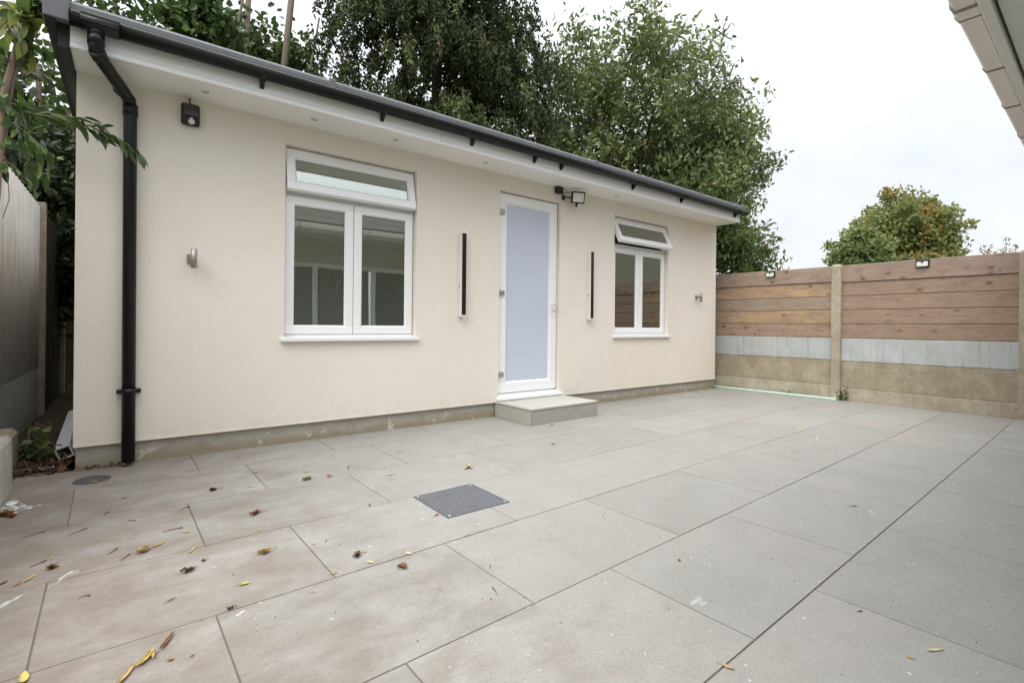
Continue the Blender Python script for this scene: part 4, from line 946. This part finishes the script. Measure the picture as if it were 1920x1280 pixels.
# low ground-level hedge far off so the horizon is closed
hedge = blob_points((30, 30, 1.6), (22, 3, 1.4), 9000, 0.2, 260, 0.5)[0]
V, F = leaf_quads(hedge, 0.45, 0.3); TONES.clear(); tag(raw_mesh("far_hedge", V, F, M['l_dark']), "distant hedge line behind the trees", "hedge", None, "stuff")
# evergreen mass filling the passage, leaf colour darkened for the shade of the trees
DK = cat_(blob_points((-0.9, 5.0, 2.5), (0.7, 1.0, 1.5), 7500, 0.1, 80, 0.2), blob_points((-1.45, 3.0, 3.3), (0.6, 1.5, 1.0), 8000, 0.1, 80, 0.2), blob_points((-0.6, 4.4, 1.6), (0.35, 0.7, 0.9), 2500, 0.1, 30, 0.15))
tree("laurel_tree", "evergreen shrub filling the dark passage beside the building", "shrub", (-0.95, 4.9, 0),
     [([(-0.95, 4.9, -0.1), (-0.9, 4.9, 2), (-0.9, 5.0, 4.5)], 0.07, 0.03)], DK, 0.11, 0.06, M['l_dark'], M['barkdark'], 0.2)

# ------------------------------------------------------------------ near shrub overhanging from the left
def leaf_mesh(name, L, Wd, curl, fold, mat, nseg=5, twist=0.0):
    g = MB(); rows_ = []
    for i in range(nseg + 1):
        f = i / nseg; w = Wd * 0.5 * math.sin(math.pi * min(0.97, 0.06 + f * 0.94)) ** 0.8 * (1.15 - 0.4 * f)
        if i == nseg: w = 0.0006
        a = curl * f; x = L * (math.sin(a) / curl if curl else f); z = L * ((math.cos(a) - 1) / curl if curl else 0)
        tw = twist * f
        r_ = []
        for s_ in (-1, 0, 1):
            yy, zz = s_ * w * math.cos(fold), abs(s_) * w * math.sin(fold)
            r_.append(g.bm.verts.new((x, yy * math.cos(tw) - zz * math.sin(tw), z + yy * math.sin(tw) + zz * math.cos(tw))))
        rows_.append(r_)
    for i in range(nseg):
        for s_ in range(2):
            g.bm.faces.new((rows_[i][s_], rows_[i + 1][s_], rows_[i + 1][s_ + 1], rows_[i][s_ + 1])).smooth = True
    me = bpy.data.meshes.new(name); g.bm.to_mesh(me); g.bm.free(); me.materials.append(mat); return me
shr = thing("overhanging_shrub", "leafy shrub at the top left with a branch arching over the drainpipe", "shrub", (-0.62, -0.30, 0))
so = Vector((-0.62, -0.30, 0))
LM = {}
for k_ in ('g1', 'g2', 'g3', 'g4'):
    LM[k_] = [leaf_mesh("shrub_leaf", 1.0, random.uniform(0.28, 0.40), random.uniform(0.35, 0.95), random.uniform(0.15, 0.5), LEAFC[k_]) for _ in range(4)]
def add_leaf(p, d, L, key, wide=1.0):
    o = bpy.data.objects.new("leaf", random.choice(LM[key])); COL.objects.link(o); o.parent = shr
    o.location = Vector(p) - so
    d = Vector(d).normalized(); q = d.to_track_quat('X', 'Z'); o.rotation_mode = 'QUATERNION'
    from mathutils import Quaternion
    o.rotation_quaternion = q @ Quaternion((1, 0, 0), random.uniform(-0.9, 0.9)); o.scale = (L, L * wide, L)
def stem(pts, r0, r1, nm="stem", mat='stempink'):
    g = MB(); P = [Vector(p) - so for p in pts]; k = len(P); g.tube(P, [r0 + (r1 - r0) * i / (k - 1) for i in range(k)], 8); g.build(nm, M[mat], shr)
def along(pts, f):
    P = [Vector(p) for p in pts]; k = f * (len(P) - 1); i = min(int(k), len(P) - 2); return P[i].lerp(P[i + 1], k - i), (P[i + 1] - P[i]).normalized()
def leafy(pts, n, L, keys, f0=0.1, f1=1.0, side=0.9, drop=0.5, wide=1.0, jit=0.02):
    for i in range(n):
        f = f0 + (f1 - f0) * (i + random.random() * .5) / n; p, t = along(pts, min(1, f))
        s_ = Vector((0, random.uniform(-1, 1), random.uniform(-.7, .9))) * side
        add_leaf(p + Vector([random.uniform(-jit, jit) for _ in range(3)]), t * 0.8 + s_ + Vector((0, 0, -drop * random.random())), L * random.uniform(0.7, 1.2), random.choice(keys), wide)
main = [(-0.64, -0.30, 0.0), (-0.56, -0.28, 1.0), (-0.50, -0.27, 1.72), (-0.483, -0.26, 2.26), (-0.449, -0.25, 2.46), (-0.414, -0.25, 2.66), (-0.389, -0.25, 2.83), (-0.36, -0.25, 3.1)]
stem(main, 0.022, 0.012)
st2 = [(-0.60, -0.28, 0.1), (-0.50, -0.25, 1.75), (-0.472, -0.25, 2.05), (-0.437, -0.25, 2.40), (-0.394, -0.25, 2.573), (-0.348, -0.26, 2.621), (-0.30, -0.28, 2.60)]
stem(st2, 0.012, 0.005, "stem", 'bark')
over = [(-0.56, -0.27, 2.34), (-0.492, -0.25, 2.300), (-0.402, -0.25, 2.225), (-0.287, -0.26, 2.225), (-0.14, -0.27, 2.20), (-0.038, -0.27, 2.18), (0.083, -0.28, 2.14), (0.150, -0.28, 2.08)]
over2 = [(-0.45, -0.27, 2.255), (-0.357, -0.22, 2.262), (-0.239, -0.2, 2.265), (-0.141, -0.2, 2.268), (-0.045, -0.2, 2.255)]
stem(over, 0.006, 0.002, "branch"); stem(over2, 0.005, 0.002, "branch")
leafy(over, 58, 0.108, ['g1', 'g1', 'g1', 'g2'], 0.1, 1.0, 0.6, 0.7, 0.95); leafy(over2, 28, 0.10, ['g1', 'g1', 'g2'], 0.05, 1.0, 0.6, 0.6, 0.95)
# top cluster of larger mixed leaves
for i in range(13):
    e = Vector((-0.42 + random.uniform(-0.16, 0.20), -0.30 + random.uniform(-0.12, 0.1), 2.72 + random.uniform(-0.22, 0.28)))
    s0, _ = along(main, random.uniform(0.55, 0.95)); pts = [s0, s0.lerp(e, 0.5) + Vector((0, 0, 0.03)), e]
    stem(pts, 0.005, 0.002, "branch"); leafy(pts, 10, 0.145, ['g1', 'g2', 'g3', 'g1', 'g3'], 0.15, 1.0, 0.8, 0.9, 1.05, 0.03)
leafy(main, 16, 0.115, ['g1', 'g3', 'g2', 'g1'], 0.62, 1.0, 1.0, 0.9, 1.05, 0.05)
leafy(st2, 10, 0.10, ['g1', 'g2'], 0.5, 1.0, 0.9, 0.8)
# lime twigs and small ivy-like leaves lower down
for pts in ([(-0.50, -0.26, 2.19), (-0.424, -0.25, 2.139), (-0.356, -0.25, 2.083), (-0.297, -0.25, 2.019), (-0.232, -0.25, 1.975)], [(-0.50, -0.26, 1.96), (-0.467, -0.25, 1.925), (-0.411, -0.25, 1.874), (-0.365, -0.25, 1.804), (-0.335, -0.25, 1.746)]):
    stem(pts, 0.003, 0.0012, "twig"); leafy(pts, 9, 0.042, ['g4', 'g4', 'g2'], 0.15, 1.0, 0.8, 0.9, 1.9, 0.004)
vine = [(-0.52, -0.27, 2.2), (-0.50, -0.25, 2.05), (-0.485, -0.25, 1.953), (-0.455, -0.25, 1.80), (-0.45, -0.25, 1.70), (-0.476, -0.25, 1.582)]
stem(vine, 0.003, 0.002, "twig")
leafy([(-0.50, -0.27, 2.36), (-0.48, -0.25, 2.1), (-0.49, -0.25, 1.86)], 70, 0.06, ['g2', 'g4', 'g1', 'g1'], 0.0, 1.0, 1.2, 0.6, 1.7, 0.05)
leafy([(-0.50, -0.1, 2.5), (-0.42, 0.1, 2.25), (-0.34, 0.2, 1.95)], 56, 0.12, ['g1', 'g1', 'g2'], 0.0, 1.0, 1.0, 0.8, 1.0, 0.08)
# ivy at the passage mouth
iv = thing("ivy_plant", "small ivy growing on the soil at the mouth of the passage", "plant", (-0.42, 0.35, 0))
g = MB(); P = []
for q in range(14):
    e = Vector((random.uniform(-.07, .17), random.uniform(-.25, .2), random.uniform(.02, .30)))
    g.tube([(-.02, 0, 0.0), (e.x * .4, e.y * .5, e.z * .9 + .04), tuple(e)], [0.004, 0.003, 0.0015], 5)
    for s_ in range(6):
        f = random.uniform(.3, 1.05); o = bpy.data.objects.new("leaf", random.choice(LM[random.choice(['g1', 'g2', 'g2'])])); COL.objects.link(o); o.parent = iv
        o.location = (e.x * f + random.uniform(-.02, .02), e.y * f + random.uniform(-.02, .02), e.z * f + .02); s = random.uniform(.04, .075); o.scale = (s, s * 2.8, s); o.rotation_euler = (random.uniform(-.6, .6), random.uniform(-.2, .9), random.uniform(0, 6.28))
g.build("stem", M['stempink'], iv)
# weeds at the fence foot
wd = thing("weed", "small green weed at the foot of the middle fence post", "plant", (7.90, -1.72, 0))
for s_ in range(46):
    o = bpy.data.objects.new("leaf", random.choice(LM[random.choice(['g1', 'g2'])])); COL.objects.link(o); o.parent = wd
    o.location = (random.uniform(-.03, .03), random.uniform(-.07, .05), random.uniform(.0, .26) * random.random()); s = random.uniform(.03, .06); o.scale = (s, s * 1.7, s); o.rotation_euler = (random.uniform(-1, 1), random.uniform(-1.2, .5), random.uniform(0, 6.28))
wd2 = thing("weed", "tiny weed between the mint strip and the left fence panel", "plant", (7.915, -1.0, 0))
for s_ in range(14):
    o = bpy.data.objects.new("leaf", random.choice(LM['g2'])); COL.objects.link(o); o.parent = wd2
    o.location = (random.uniform(-.01, .02), random.uniform(-.07, .07), random.uniform(.01, .05)); s = random.uniform(.02, .04); o.scale = (s, s * 1.6, s); o.rotation_euler = (random.uniform(-1, 1), random.uniform(-1.2, .3), random.uniform(0, 6.28))

# ------------------------------------------------------------------ leaf litter on the soil
P = np.stack([RNG.uniform(-0.44, -0.20, 380), RNG.uniform(0.03, 1.2, 380), RNG.uniform(0.015, 0.05, 380)], 1)
V, F = leaf_quads(P, 0.05, 0.025)
ml = m_leaf("litter", [(0, (0.05, 0.025, 0.018)), (0.7, (0.16, 0.07, 0.045)), (1, (0.32, 0.20, 0.12))], 0.05)
tag(raw_mesh("leaf_litter", V, F, ml), "reddish brown leaf litter on the soil at the passage mouth", "leaf litter", None, "stuff")
P = np.stack([RNG.uniform(-0.40, 0.14, 90), RNG.normal(0.012, 0.012, 90), RNG.uniform(0.004, 0.012, 90)], 1); P[:, 1] = np.minimum(P[:, 1], 0.02) - 0.004
V, F = leaf_quads(P, 0.035, 0.012); V[:, 2] = np.clip(V[:, 2], 0.003, 0.025); tag(raw_mesh("leaf_litter", V, F, ml), "line of small brown bits against the plinth by the drainpipe", "leaf litter", None, "stuff")
for lab, x, y, s in (("white broken tile chip on the soil, left of the pair", -0.33, 0.09, 0.03), ("white broken tile chip on the soil, nearer the white pipe", -0.275, 0.12, 0.034)):
    g = MB(); g.box(-s, s, -s * .5, s * .5, 0, 0.012, 0.003); tag(g.build("stone_chip", M['whitelens'], None, (x, y, 0.018), random.uniform(0, 3)), lab, "stone", "white chips on the soil")

# ------------------------------------------------------------------ fallen leaves on the patio
def fallen(kind, L):
    """one curled or crumpled leaf as a bmesh, lying on z=0"""
    g = MB()
    def blade(L, Wd, curl, fold, off=(0, 0, 0), rz=0, tw=0.0, roll=0.0):
        n = 7; rows_ = []
        for i in range(n + 1):
            f = i / n; w = Wd * .5 * math.sin(math.pi * (0.05 + 0.93 * f)) ** 0.75 * (1.1 - .25 * f) * random.uniform(.88, 1.1)
            x = (f - .5) * L * math.cos(curl * (f - .5)); z = L * .18 * abs(curl) * (f - .5) ** 2 * 2
            r_ = []
            for k, s_ in enumerate((-1, -.5, 0, .5, 1)):
                ph = s_ * fold; yy = w * (math.sin(ph) / max(fold, .01)); zz = w * (1 - math.cos(ph)) / max(fold, .01) + random.uniform(0, .04) * w
                t = tw * (f - .5) + roll; p = Vector((x, yy * math.cos(t) - zz * math.sin(t), z + abs(yy * math.sin(t)) + zz * math.cos(t)))
                p = Matrix.Rotation(rz, 3, 'Z') @ p + Vector(off); p.z = max(p.z, 0.0) + 0.0012; r_.append(g.bm.verts.new(p))
            rows_.append(r_)
        for i in range(n):
            for s_ in range(4): g.bm.faces.new((rows_[i][s_], rows_[i + 1][s_], rows_[i + 1][s_ + 1], rows_[i][s_ + 1])).smooth = True
    if kind == 'leaf': blade(L, L * .34, random.uniform(.5, 1.4), random.uniform(.5, 1.3), tw=random.uniform(-.6, .6))
    elif kind == 'long': blade(L, L * .2, random.uniform(.3, .9), random.uniform(.8, 1.6), tw=random.uniform(-.6, .6))
    elif kind == 'round': blade(L, L * .75, .8, 1.0, roll=0.6)
    elif kind == 'golden':
        blade(L, L * .26, 1.2, 1.5, tw=.9); blade(L * .8, L * .2, .8, 1.7, (L * .12, -L * .1, L * .04), .35, -.6); blade(L * .45, L * .2, 1.2, 1.5, (-L * .3, L * .1, .002), -.5)
    elif kind == 'crumple':
        L *= 1.25
        for q in range(6): blade(L * random.uniform(.45, .85), L * .28, random.uniform(.6, 1.6), random.uniform(.8, 1.9), (random.uniform(-.2, .2) * L, random.uniform(-.16, .16) * L, random.uniform(0, .1) * L), random.uniform(0, 6.28), random.uniform(-1, 1), random.uniform(-.5, .5))
        g.tube([(0, 0, .004), (L * .4, L * .06, .008), (L * .7, L * .02, .003)], 0.0012, 5)
    elif kind in ('stalk', 'twig'):
        b = random.uniform(-.12, .12) if kind == 'stalk' else .3
        g.tube([(-L / 2, 0, .002), (-L * .2, L * b * .6, .004), (L * .2, L * b * .7, .004), (L / 2, 0, .0022)], [0.0012, 0.0015, 0.0018, 0.0026], 6)
    elif kind == 'berry':
        g.sphere((0, 0, L / 2), L / 2, (1, 1, 1), 8, 6)
    if kind in ('leaf', 'long', 'round') and random.random() < .6:
        g.tube([(-L * .48, 0, .003), (-L * .62, L * .04, .003), (-L * .75, 0, .0015)], 0.001, 5)
    return g
FL = [
 (0.103, -0.821, 'leaf', 'olive', .042, 20, "small olive green leaf below the round drain cover"),
 (0.516, -0.965, 'crumple', 'dark', .050, 0, "dark brown crumpled leaf two slabs in front of the drainpipe, with a trailing stalk"),
 (0.705, -1.031, 'leaf', 'tan', .030, 0, "small tan leaf right of the dark crumpled leaf"),
 (0.664, -1.186, 'leaf', 'yellow', .018, 40, "tiny yellow leaf fragment on a slab joint left of the drain cover"),
 (0.783, -0.728, 'leaf', 'tan', .045, 10, "curled tan leaf on the slab corner nearest the plinth"),
 (1.058, -0.911, 'long', 'yellow', .055, 5, "thin yellow leaf above the grey green feathery leaf"),
 (1.013, -1.075, 'crumple', 'olive', .060, 0, "grey green feathery leaf left of the orange round leaf"),
 (1.142, -1.087, 'round', 'orange', .046, 75, "rounded orange brown leaf standing on its edge"),
 (0.639, -1.507, 'crumple', 'brown', .058, 0, "brown crumpled leaf with two long stalks, left of the square drain cover"),
 (0.615, -1.746, 'leaf', 'yellow', .028, 0, "small yellow leaf just below the crumpled brown one with long stalks"),
 (0.333, -1.569, 'leaf', 'yellow', .040, -40, "curled yellow brown leaf at the end of a pink stalk"),
 (0.285, -1.500, 'stalk', 'red', .075, 5, "pinkish stalk beside the curled yellow brown leaf"),
 (0.163, -1.695, 'crumple', 'tan', .062, 30, "bunch of curled tan leaves on the left side of the paving"),
 (0.225, -1.655, 'long', 'yellow', .060, 40, "long yellow leaf touching the bunch of curled tan leaves"),
 (0.335, -1.810, 'long', 'yellow', .055, 60, "narrow yellow leaf lying across the joint right of the tan bunch"),
 (0.364, -1.946, 'crumple', 'brown', .022, 0, "tiny red brown leaf scrap between two crumpled leaves"),
 (0.300, -2.009, 'crumple', 'dark', .048, 20, "dark brown crumpled leaf near the middle of the left slabs"),
 (0.586, -2.008, 'crumple', 'tan', .055, 10, "tan and brown leaf cluster left of the long cross joint"),
 (0.465, -2.252, 'leaf', 'yellow', .046, -10, "yellow leaf with a dark brown tip, in the middle of a slab"),
 (0.777, -2.058, 'leaf', 'brown', .016, 0, "tiny brown scrap on the cross joint"),
 (0.829, -2.055, 'stalk', 'tan', .030, 60, "short tan stalk right of the cross joint"),
 (0.766, -2.370, 'leaf', 'tan', .030, 0, "small orange tan leaf at the lower end of the cross joint"),
 (-0.227, -1.194, 'stalk', 'red', .075, 30, "red leaf stalk nearest the left edge of the paving"),
 (-0.070, -1.265, 'stalk', 'red', .070, 38, "red leaf stalk, second from the left kerb"),
 (0.031, -1.062, 'twig', 'twig', .045, 75, "dark hooked twig on the third slab row"),
 (0.131, -1.255, 'stalk', 'red', .030, -25, "short reddish stick below the dark hooked twig"),
 (0.064, -1.617, 'stalk', 'red', .060, 62, "dark red stalk left of the bunch of tan leaves"),
 (0.108, -1.716, 'stalk', 'red', .055, 60, "pink stalk lying under the bunch of tan leaves"),
 (-0.173, -1.583, 'stalk', 'red', .060, 45, "dark red stalk near the brown leaf pair"),
 (-0.135, -1.542, 'leaf', 'yellow', .024, 50, "small yellow leaf above the dark red stalk"),
 (-0.126, -1.656, 'crumple', 'brown', .045, 60, "pair of brown curled leaves close to the left edge of the paving"),
 (-0.181, -1.724, 'long', 'yellow', .060, 62, "long yellow leaf beside the left kerb"),
 (-0.211, -1.751, 'long', 'orange', .040, 60, "orange and yellow leaf touching the long yellow leaf"),
 (-0.255, -1.708, 'leaf', 'brown', .040, 50, "orange brown leaf at the very left edge of the paving"),
 (-0.378, -0.789, 'crumple', 'brown', .085, 40, "clump of red brown leaves beside the white paint splash"),
 (-0.350, -0.840, 'crumple', 'orange', .050, 40, "orange leaf in front of the red brown clump"),
 (0.357, -1.217, 'twig', 'twig', .060, 45, "dark twig lying across a slab joint"),
 (0.399, -2.405, 'crumple', 'dark', .022, 0, "small dark brown curl beside the white paint fleck"),
 (0.240, -2.216, 'long', 'olive', .036, 40, "flat pale olive leaf below the yellow leaf with a brown tip"),
 (-0.006, -2.012, 'twig', 'twig', .030, 0, "short grey twig on the left slabs"),
 (0.215, -2.490, 'long', 'brown', .090, 62, "long red brown rolled leaf at the bottom left of the paving"),
 (0.165, -2.545, 'golden', 'yellow', .080, 70, "large golden leaf joined to the long red brown leaf"),
 (0.115, -2.600, 'long', 'tan', .095, 62, "long curled tan leaf nearest the bottom edge, under the golden leaf"),
 (-0.108, -2.445, 'leaf', 'yellow', .060, 95, "bright yellow leaf with a red stalk in the bottom left corner"),
 (0.218, -2.596, 'round', 'tan', .018, 0, "small tan ring of leaf right of the large golden leaf"),
 (0.271, -2.612, 'leaf', 'dark', .014, 30, "small black scrap right of the tan ring"),
 (0.889, -2.281, 'crumple', 'brown', .050, 10, "red brown leaf left of a cream leaf, in front of the square cover"),
 (0.916, -2.371, 'leaf', 'cream', .040, -50, "cream leaf touching the red brown leaf"),
 (0.997, -2.488, 'round', 'brown', .048, 120, "brown curled leaf with a stalk pointing to the camera"),
 (1.076, -2.388, 'leaf', 'cream', .036, 110, "cream leaf on the slab joint right of the curled brown one"),
 (1.377, -2.381, 'leaf', 'yellow', .022, 0, "small yellow curl on the joint in front of the square cover"),
 (1.970, -1.461, 'crumple', 'cream', .070, 10, "crumpled cream leaf behind the square drain cover"),
 (1.482, -1.289, 'leaf', 'cream', .055, -5, "pale cream leaf two slabs behind the square cover"),
 (1.503, -1.110, 'leaf', 'cream', .030, 40, "small cream leaf behind the pale cream leaf"),
 (2.054, -1.127, 'leaf', 'yellow', .030, 10, "small yellow leaf on the joint behind the crumpled cream leaf"),
 (1.385, -2.080, 'leaf', 'orange', .040, 30, "orange leaf against the left edge of the square drain cover"),
 (1.203, -2.847, 'stalk', 'brown', .030, 80, "short brown stick right of a cross joint in the foreground"),
 (1.294, -2.691, 'stalk', 'olive', .030, 55, "short olive stick near the cross joint, behind the brown stick"),
 (1.158, -1.744, 'berry', 'berry', .010, 0, "red berry left of the square drain cover"),
 (1.307, -0.984, 'berry', 'berry', .011, 0, "red berry right of the orange round leaf"),
 (2.094, -3.943, 'long', 'cream', .058, -30, "pale rolled leaf nearest the bottom right of the paving"),
 (1.988, -3.906, 'leaf', 'yellow', .022, -60, "small yellow leaf with a stalk beside the pale rolled leaf"),
 (1.504, -3.596, 'leaf', 'tan', .040, -75, "cream and tan leaf lying on the joint at the bottom of the picture"),
 (3.326, -3.335, 'long', 'olive', .048, -30, "dry olive leaf alone on the right hand slabs"),
 (1.968, -3.126, 'round', 'brown', .016, 0, "tiny red brown ring in the middle of a foreground slab"),
 (2.310, -3.354, 'leaf', 'tan', .018, 20, "tiny yellow scrap right of the red brown ring"),
 (2.152, -3.726, 'leaf', 'dark', .020, -20, "dark seed below the long cross joint at the right"),
 (3.596, -3.829, 'leaf', 'dark', .014, 10, "black speck alone near the right edge of the paving"),
 (-0.096, -0.166, 'leaf', 'yellow', .034, 10, "yellow leaf behind the round drain cover"),
 (-0.047, -0.377, 'leaf', 'yellow', .040, 20, "pale yellow leaf on the near rim of the round drain cover"),
 (2.651, -0.288, 'leaf', 'tan', .028, 0, "tan leaf near the plinth left of the doorstep"),
 (1.776, -0.794, 'long', 'brown', .034, 10, "small orange brown leaf between the plinth and the square cover"),
 (2.809, -0.714, 'leaf', 'tan', .030, 40, "tan leaf a step away from the left side of the doorstep"),
 (3.439, -0.700, 'crumple', 'brown', .030, 0, "brown bits at the front foot of the doorstep"),
 (2.924, -1.292, 'leaf', 'brown', .046, 0, "brown leaf alone on the slabs in front of the doorstep"),
 (5.762, -0.100, 'leaf', 'tan', .034, 0, "tan leaf by the plinth under the right hand window"),
]
for x, y, kind, colr, L, rz, lab in FL:
    nm = {'stalk': 'leaf_stalk', 'twig': 'twig', 'berry': 'berry'}.get(kind, 'fallen_leaf')
    ct = {'stalk': 'stalk', 'twig': 'twig', 'berry': 'berry'}.get(kind, 'leaf')
    gp_ = {'stalk': 'leaf stalks on the paving', 'twig': 'twigs on the paving', 'berry': 'berries on the paving'}.get(kind, 'fallen leaves on the paving')
    z = 0.0056 if (nm == 'fallen_leaf' and abs(x + .05) < .06 and abs(y + .377) < .03) else 0.0006
    tag(fallen(kind, L * 1.08).build(nm, LEAFC[colr], None, (x, y, z), R(rz)), lab, ct, gp_)
# fine crumbs: grit, seeds and tiny leaf scraps nobody could count
g = MB()
for i in range(260):
    x = random.triangular(-0.4, 7.0, 0.6) if i % 3 else random.uniform(-.4, 4.5); y = random.uniform(-4.3, -0.05); s = random.uniform(.0008, .0022)
    g.box(x - s, x + s, y - s * random.uniform(.4, 1.6), y + s, 0.0006, 0.0006 + s, 0, 1)
tag(g.build("grit", LEAFC['twig']), "fine dark grit and seeds scattered over the paving", "grit", None, "stuff")

# ------------------------------------------------------------------ paint and chalk marks
def blot(name, c, pts, col, label, cat, group, z=0.0013):
    g = MB(); 
    for (cx, cy, rx, ry, rot) in pts:
        n = 18; ph = random.random() * 6
        vs_ = []
        for i in range(n):
            a_ = 2 * math.pi * i / n; r_ = 1 + .35 * math.sin(3 * a_ + ph) + random.uniform(-.22, .22)
            x, y = rx * r_ * math.cos(a_), ry * r_ * math.sin(a_); vs_.append(g.bm.verts.new((cx + x * math.cos(rot) - y * math.sin(rot), cy + x * math.sin(rot) + y * math.cos(rot), 0)))
        g.bm.faces.new(vs_)
    return tag(g.build(name, col, None, (c[0], c[1], z)), label, cat, group)
def m_thin(name, c, dens):
    m_ = bpy.data.materials.new(name); m_.use_nodes = True; t = m_.node_tree; b = t.nodes["Principled BSDF"]; o = t.nodes["Material Output"]
    b.inputs["Base Color"].default_value = c + (1,); b.inputs["Roughness"].default_value = 0.8
    tp = t.nodes.new("ShaderNodeBsdfTransparent"); ms = t.nodes.new("ShaderNodeMixShader"); nz = t.nodes.new("ShaderNodeTexNoise"); g_ = t.nodes.new("ShaderNodeNewGeometry")
    nz.inputs["Scale"].default_value = 30; nz.inputs["Detail"].default_value = 5; t.links.new(g_.outputs["Position"], nz.inputs["Vector"])
    rp = t.nodes.new("ShaderNodeValToRGB"); rp.color_ramp.elements[0].position = 0.42; rp.color_ramp.elements[1].position = 0.62; rp.color_ramp.elements[1].color = (dens, dens, dens, 1)
    t.links.new(nz.outputs["Fac"], rp.inputs[0]); t.links.new(rp.outputs[0], ms.inputs[0]); t.links.new(tp.outputs[0], ms.inputs[1]); t.links.new(b.outputs[0], ms.inputs[2]); t.links.new(ms.outputs[0], o.inputs[0])
    return m_
wpnt = m_thin("thin_white_paint", (0.80, 0.80, 0.80), 1.0); wp2 = m_thin("faint_white_paint", (0.74, 0.73, 0.72), 0.45)
pk = m_thin("pink_chalk", (0.80, 0.36, 0.42), 0.6); pk2 = m_thin("faint_pink_chalk", (0.74, 0.42, 0.42), 0.3); bl = m_thin("violet_chalk", (0.45, 0.45, 0.74), 0.25); ye = m_thin("yellow_chalk", (0.72, 0.66, 0.36), 0.25)
blot("paint_splash", (-0.375, -0.63), [(0, 0, .05, .10, .2), (.05, -.10, .07, .028, .7), (.0, -.12, .05, .03, 0)], wpnt, "white paint splash at the foot of the kerb wall", "paint mark", None)
blot("paint_splash", (0.418, -2.451), [(0, 0, .016, .010, .3), (-.012, .01, .008, .006, 0)], wpnt, "small white paint fleck beside a dark curled leaf", "paint mark", None)
blot("paint_splash", (-0.075, -1.785), [(0, 0, .07, .014, 1.0)], wp2, "faint white smear on the left slabs below the yellow leaves", "paint mark", None)
blot("paint_splash", (-0.218, -1.90), [(0, 0, .05, .014, .9)], wp2, "faint white smear at the left edge of the paving", "paint mark", None)
for i, (x, y) in enumerate(((4.786, -2.541), (5.05, -2.50), (3.3, -3.42), (1.75, -3.35))):
    blot("paint_splash", (x, y), [(0, 0, .05, .02, .3)], wp2, ["faint white mark among the chalk marks", "faint white mark right of the chalk marks", "faint white mark near the dry olive leaf", "faint white mark on a foreground slab"][i], "paint mark", None)
blot("chalk_mark", (6.37, -2.66), [(0, .09, .12, .035, -.3), (.05, -.1, .11, .03, .5)], pk, "strongest pink chalk mark on the slabs near the fence", "chalk mark", "chalk marks on the paving")
blot("chalk_mark", (5.81, -2.95), [(0, 0, .06, .018, 0)], pk, "small pink chalk dash in front of the strongest pink mark", "chalk mark", "chalk marks on the paving")
blot("chalk_mark", (6.99, -1.92), [(0, 0, .16, .07, .4)], pk2, "pale pink chalk patch near the mint strip", "chalk mark", "chalk marks on the paving")
blot("chalk_mark", (5.09, -1.02), [(0, 0, .18, .04, .1)], pk2, "pale pink chalk patch right of the doorstep", "chalk mark", "chalk marks on the paving")
blot("chalk_mark", (5.52, -1.64), [(0, 0, .14, .035, .5)], pk2, "pale pink chalk line along a joint in the middle of the yard", "chalk mark", "chalk marks on the paving")
blot("chalk_mark", (5.35, -2.36), [(0, 0, .10, .05, .2)], bl, "pale violet chalk smudge beside the yellow one", "chalk mark", "chalk marks on the paving")
blot("chalk_mark", (5.38, -2.22), [(0, 0, .13, .03, .2)], ye, "pale yellow chalk smudge beside the violet one", "chalk mark", "chalk marks on the paving")
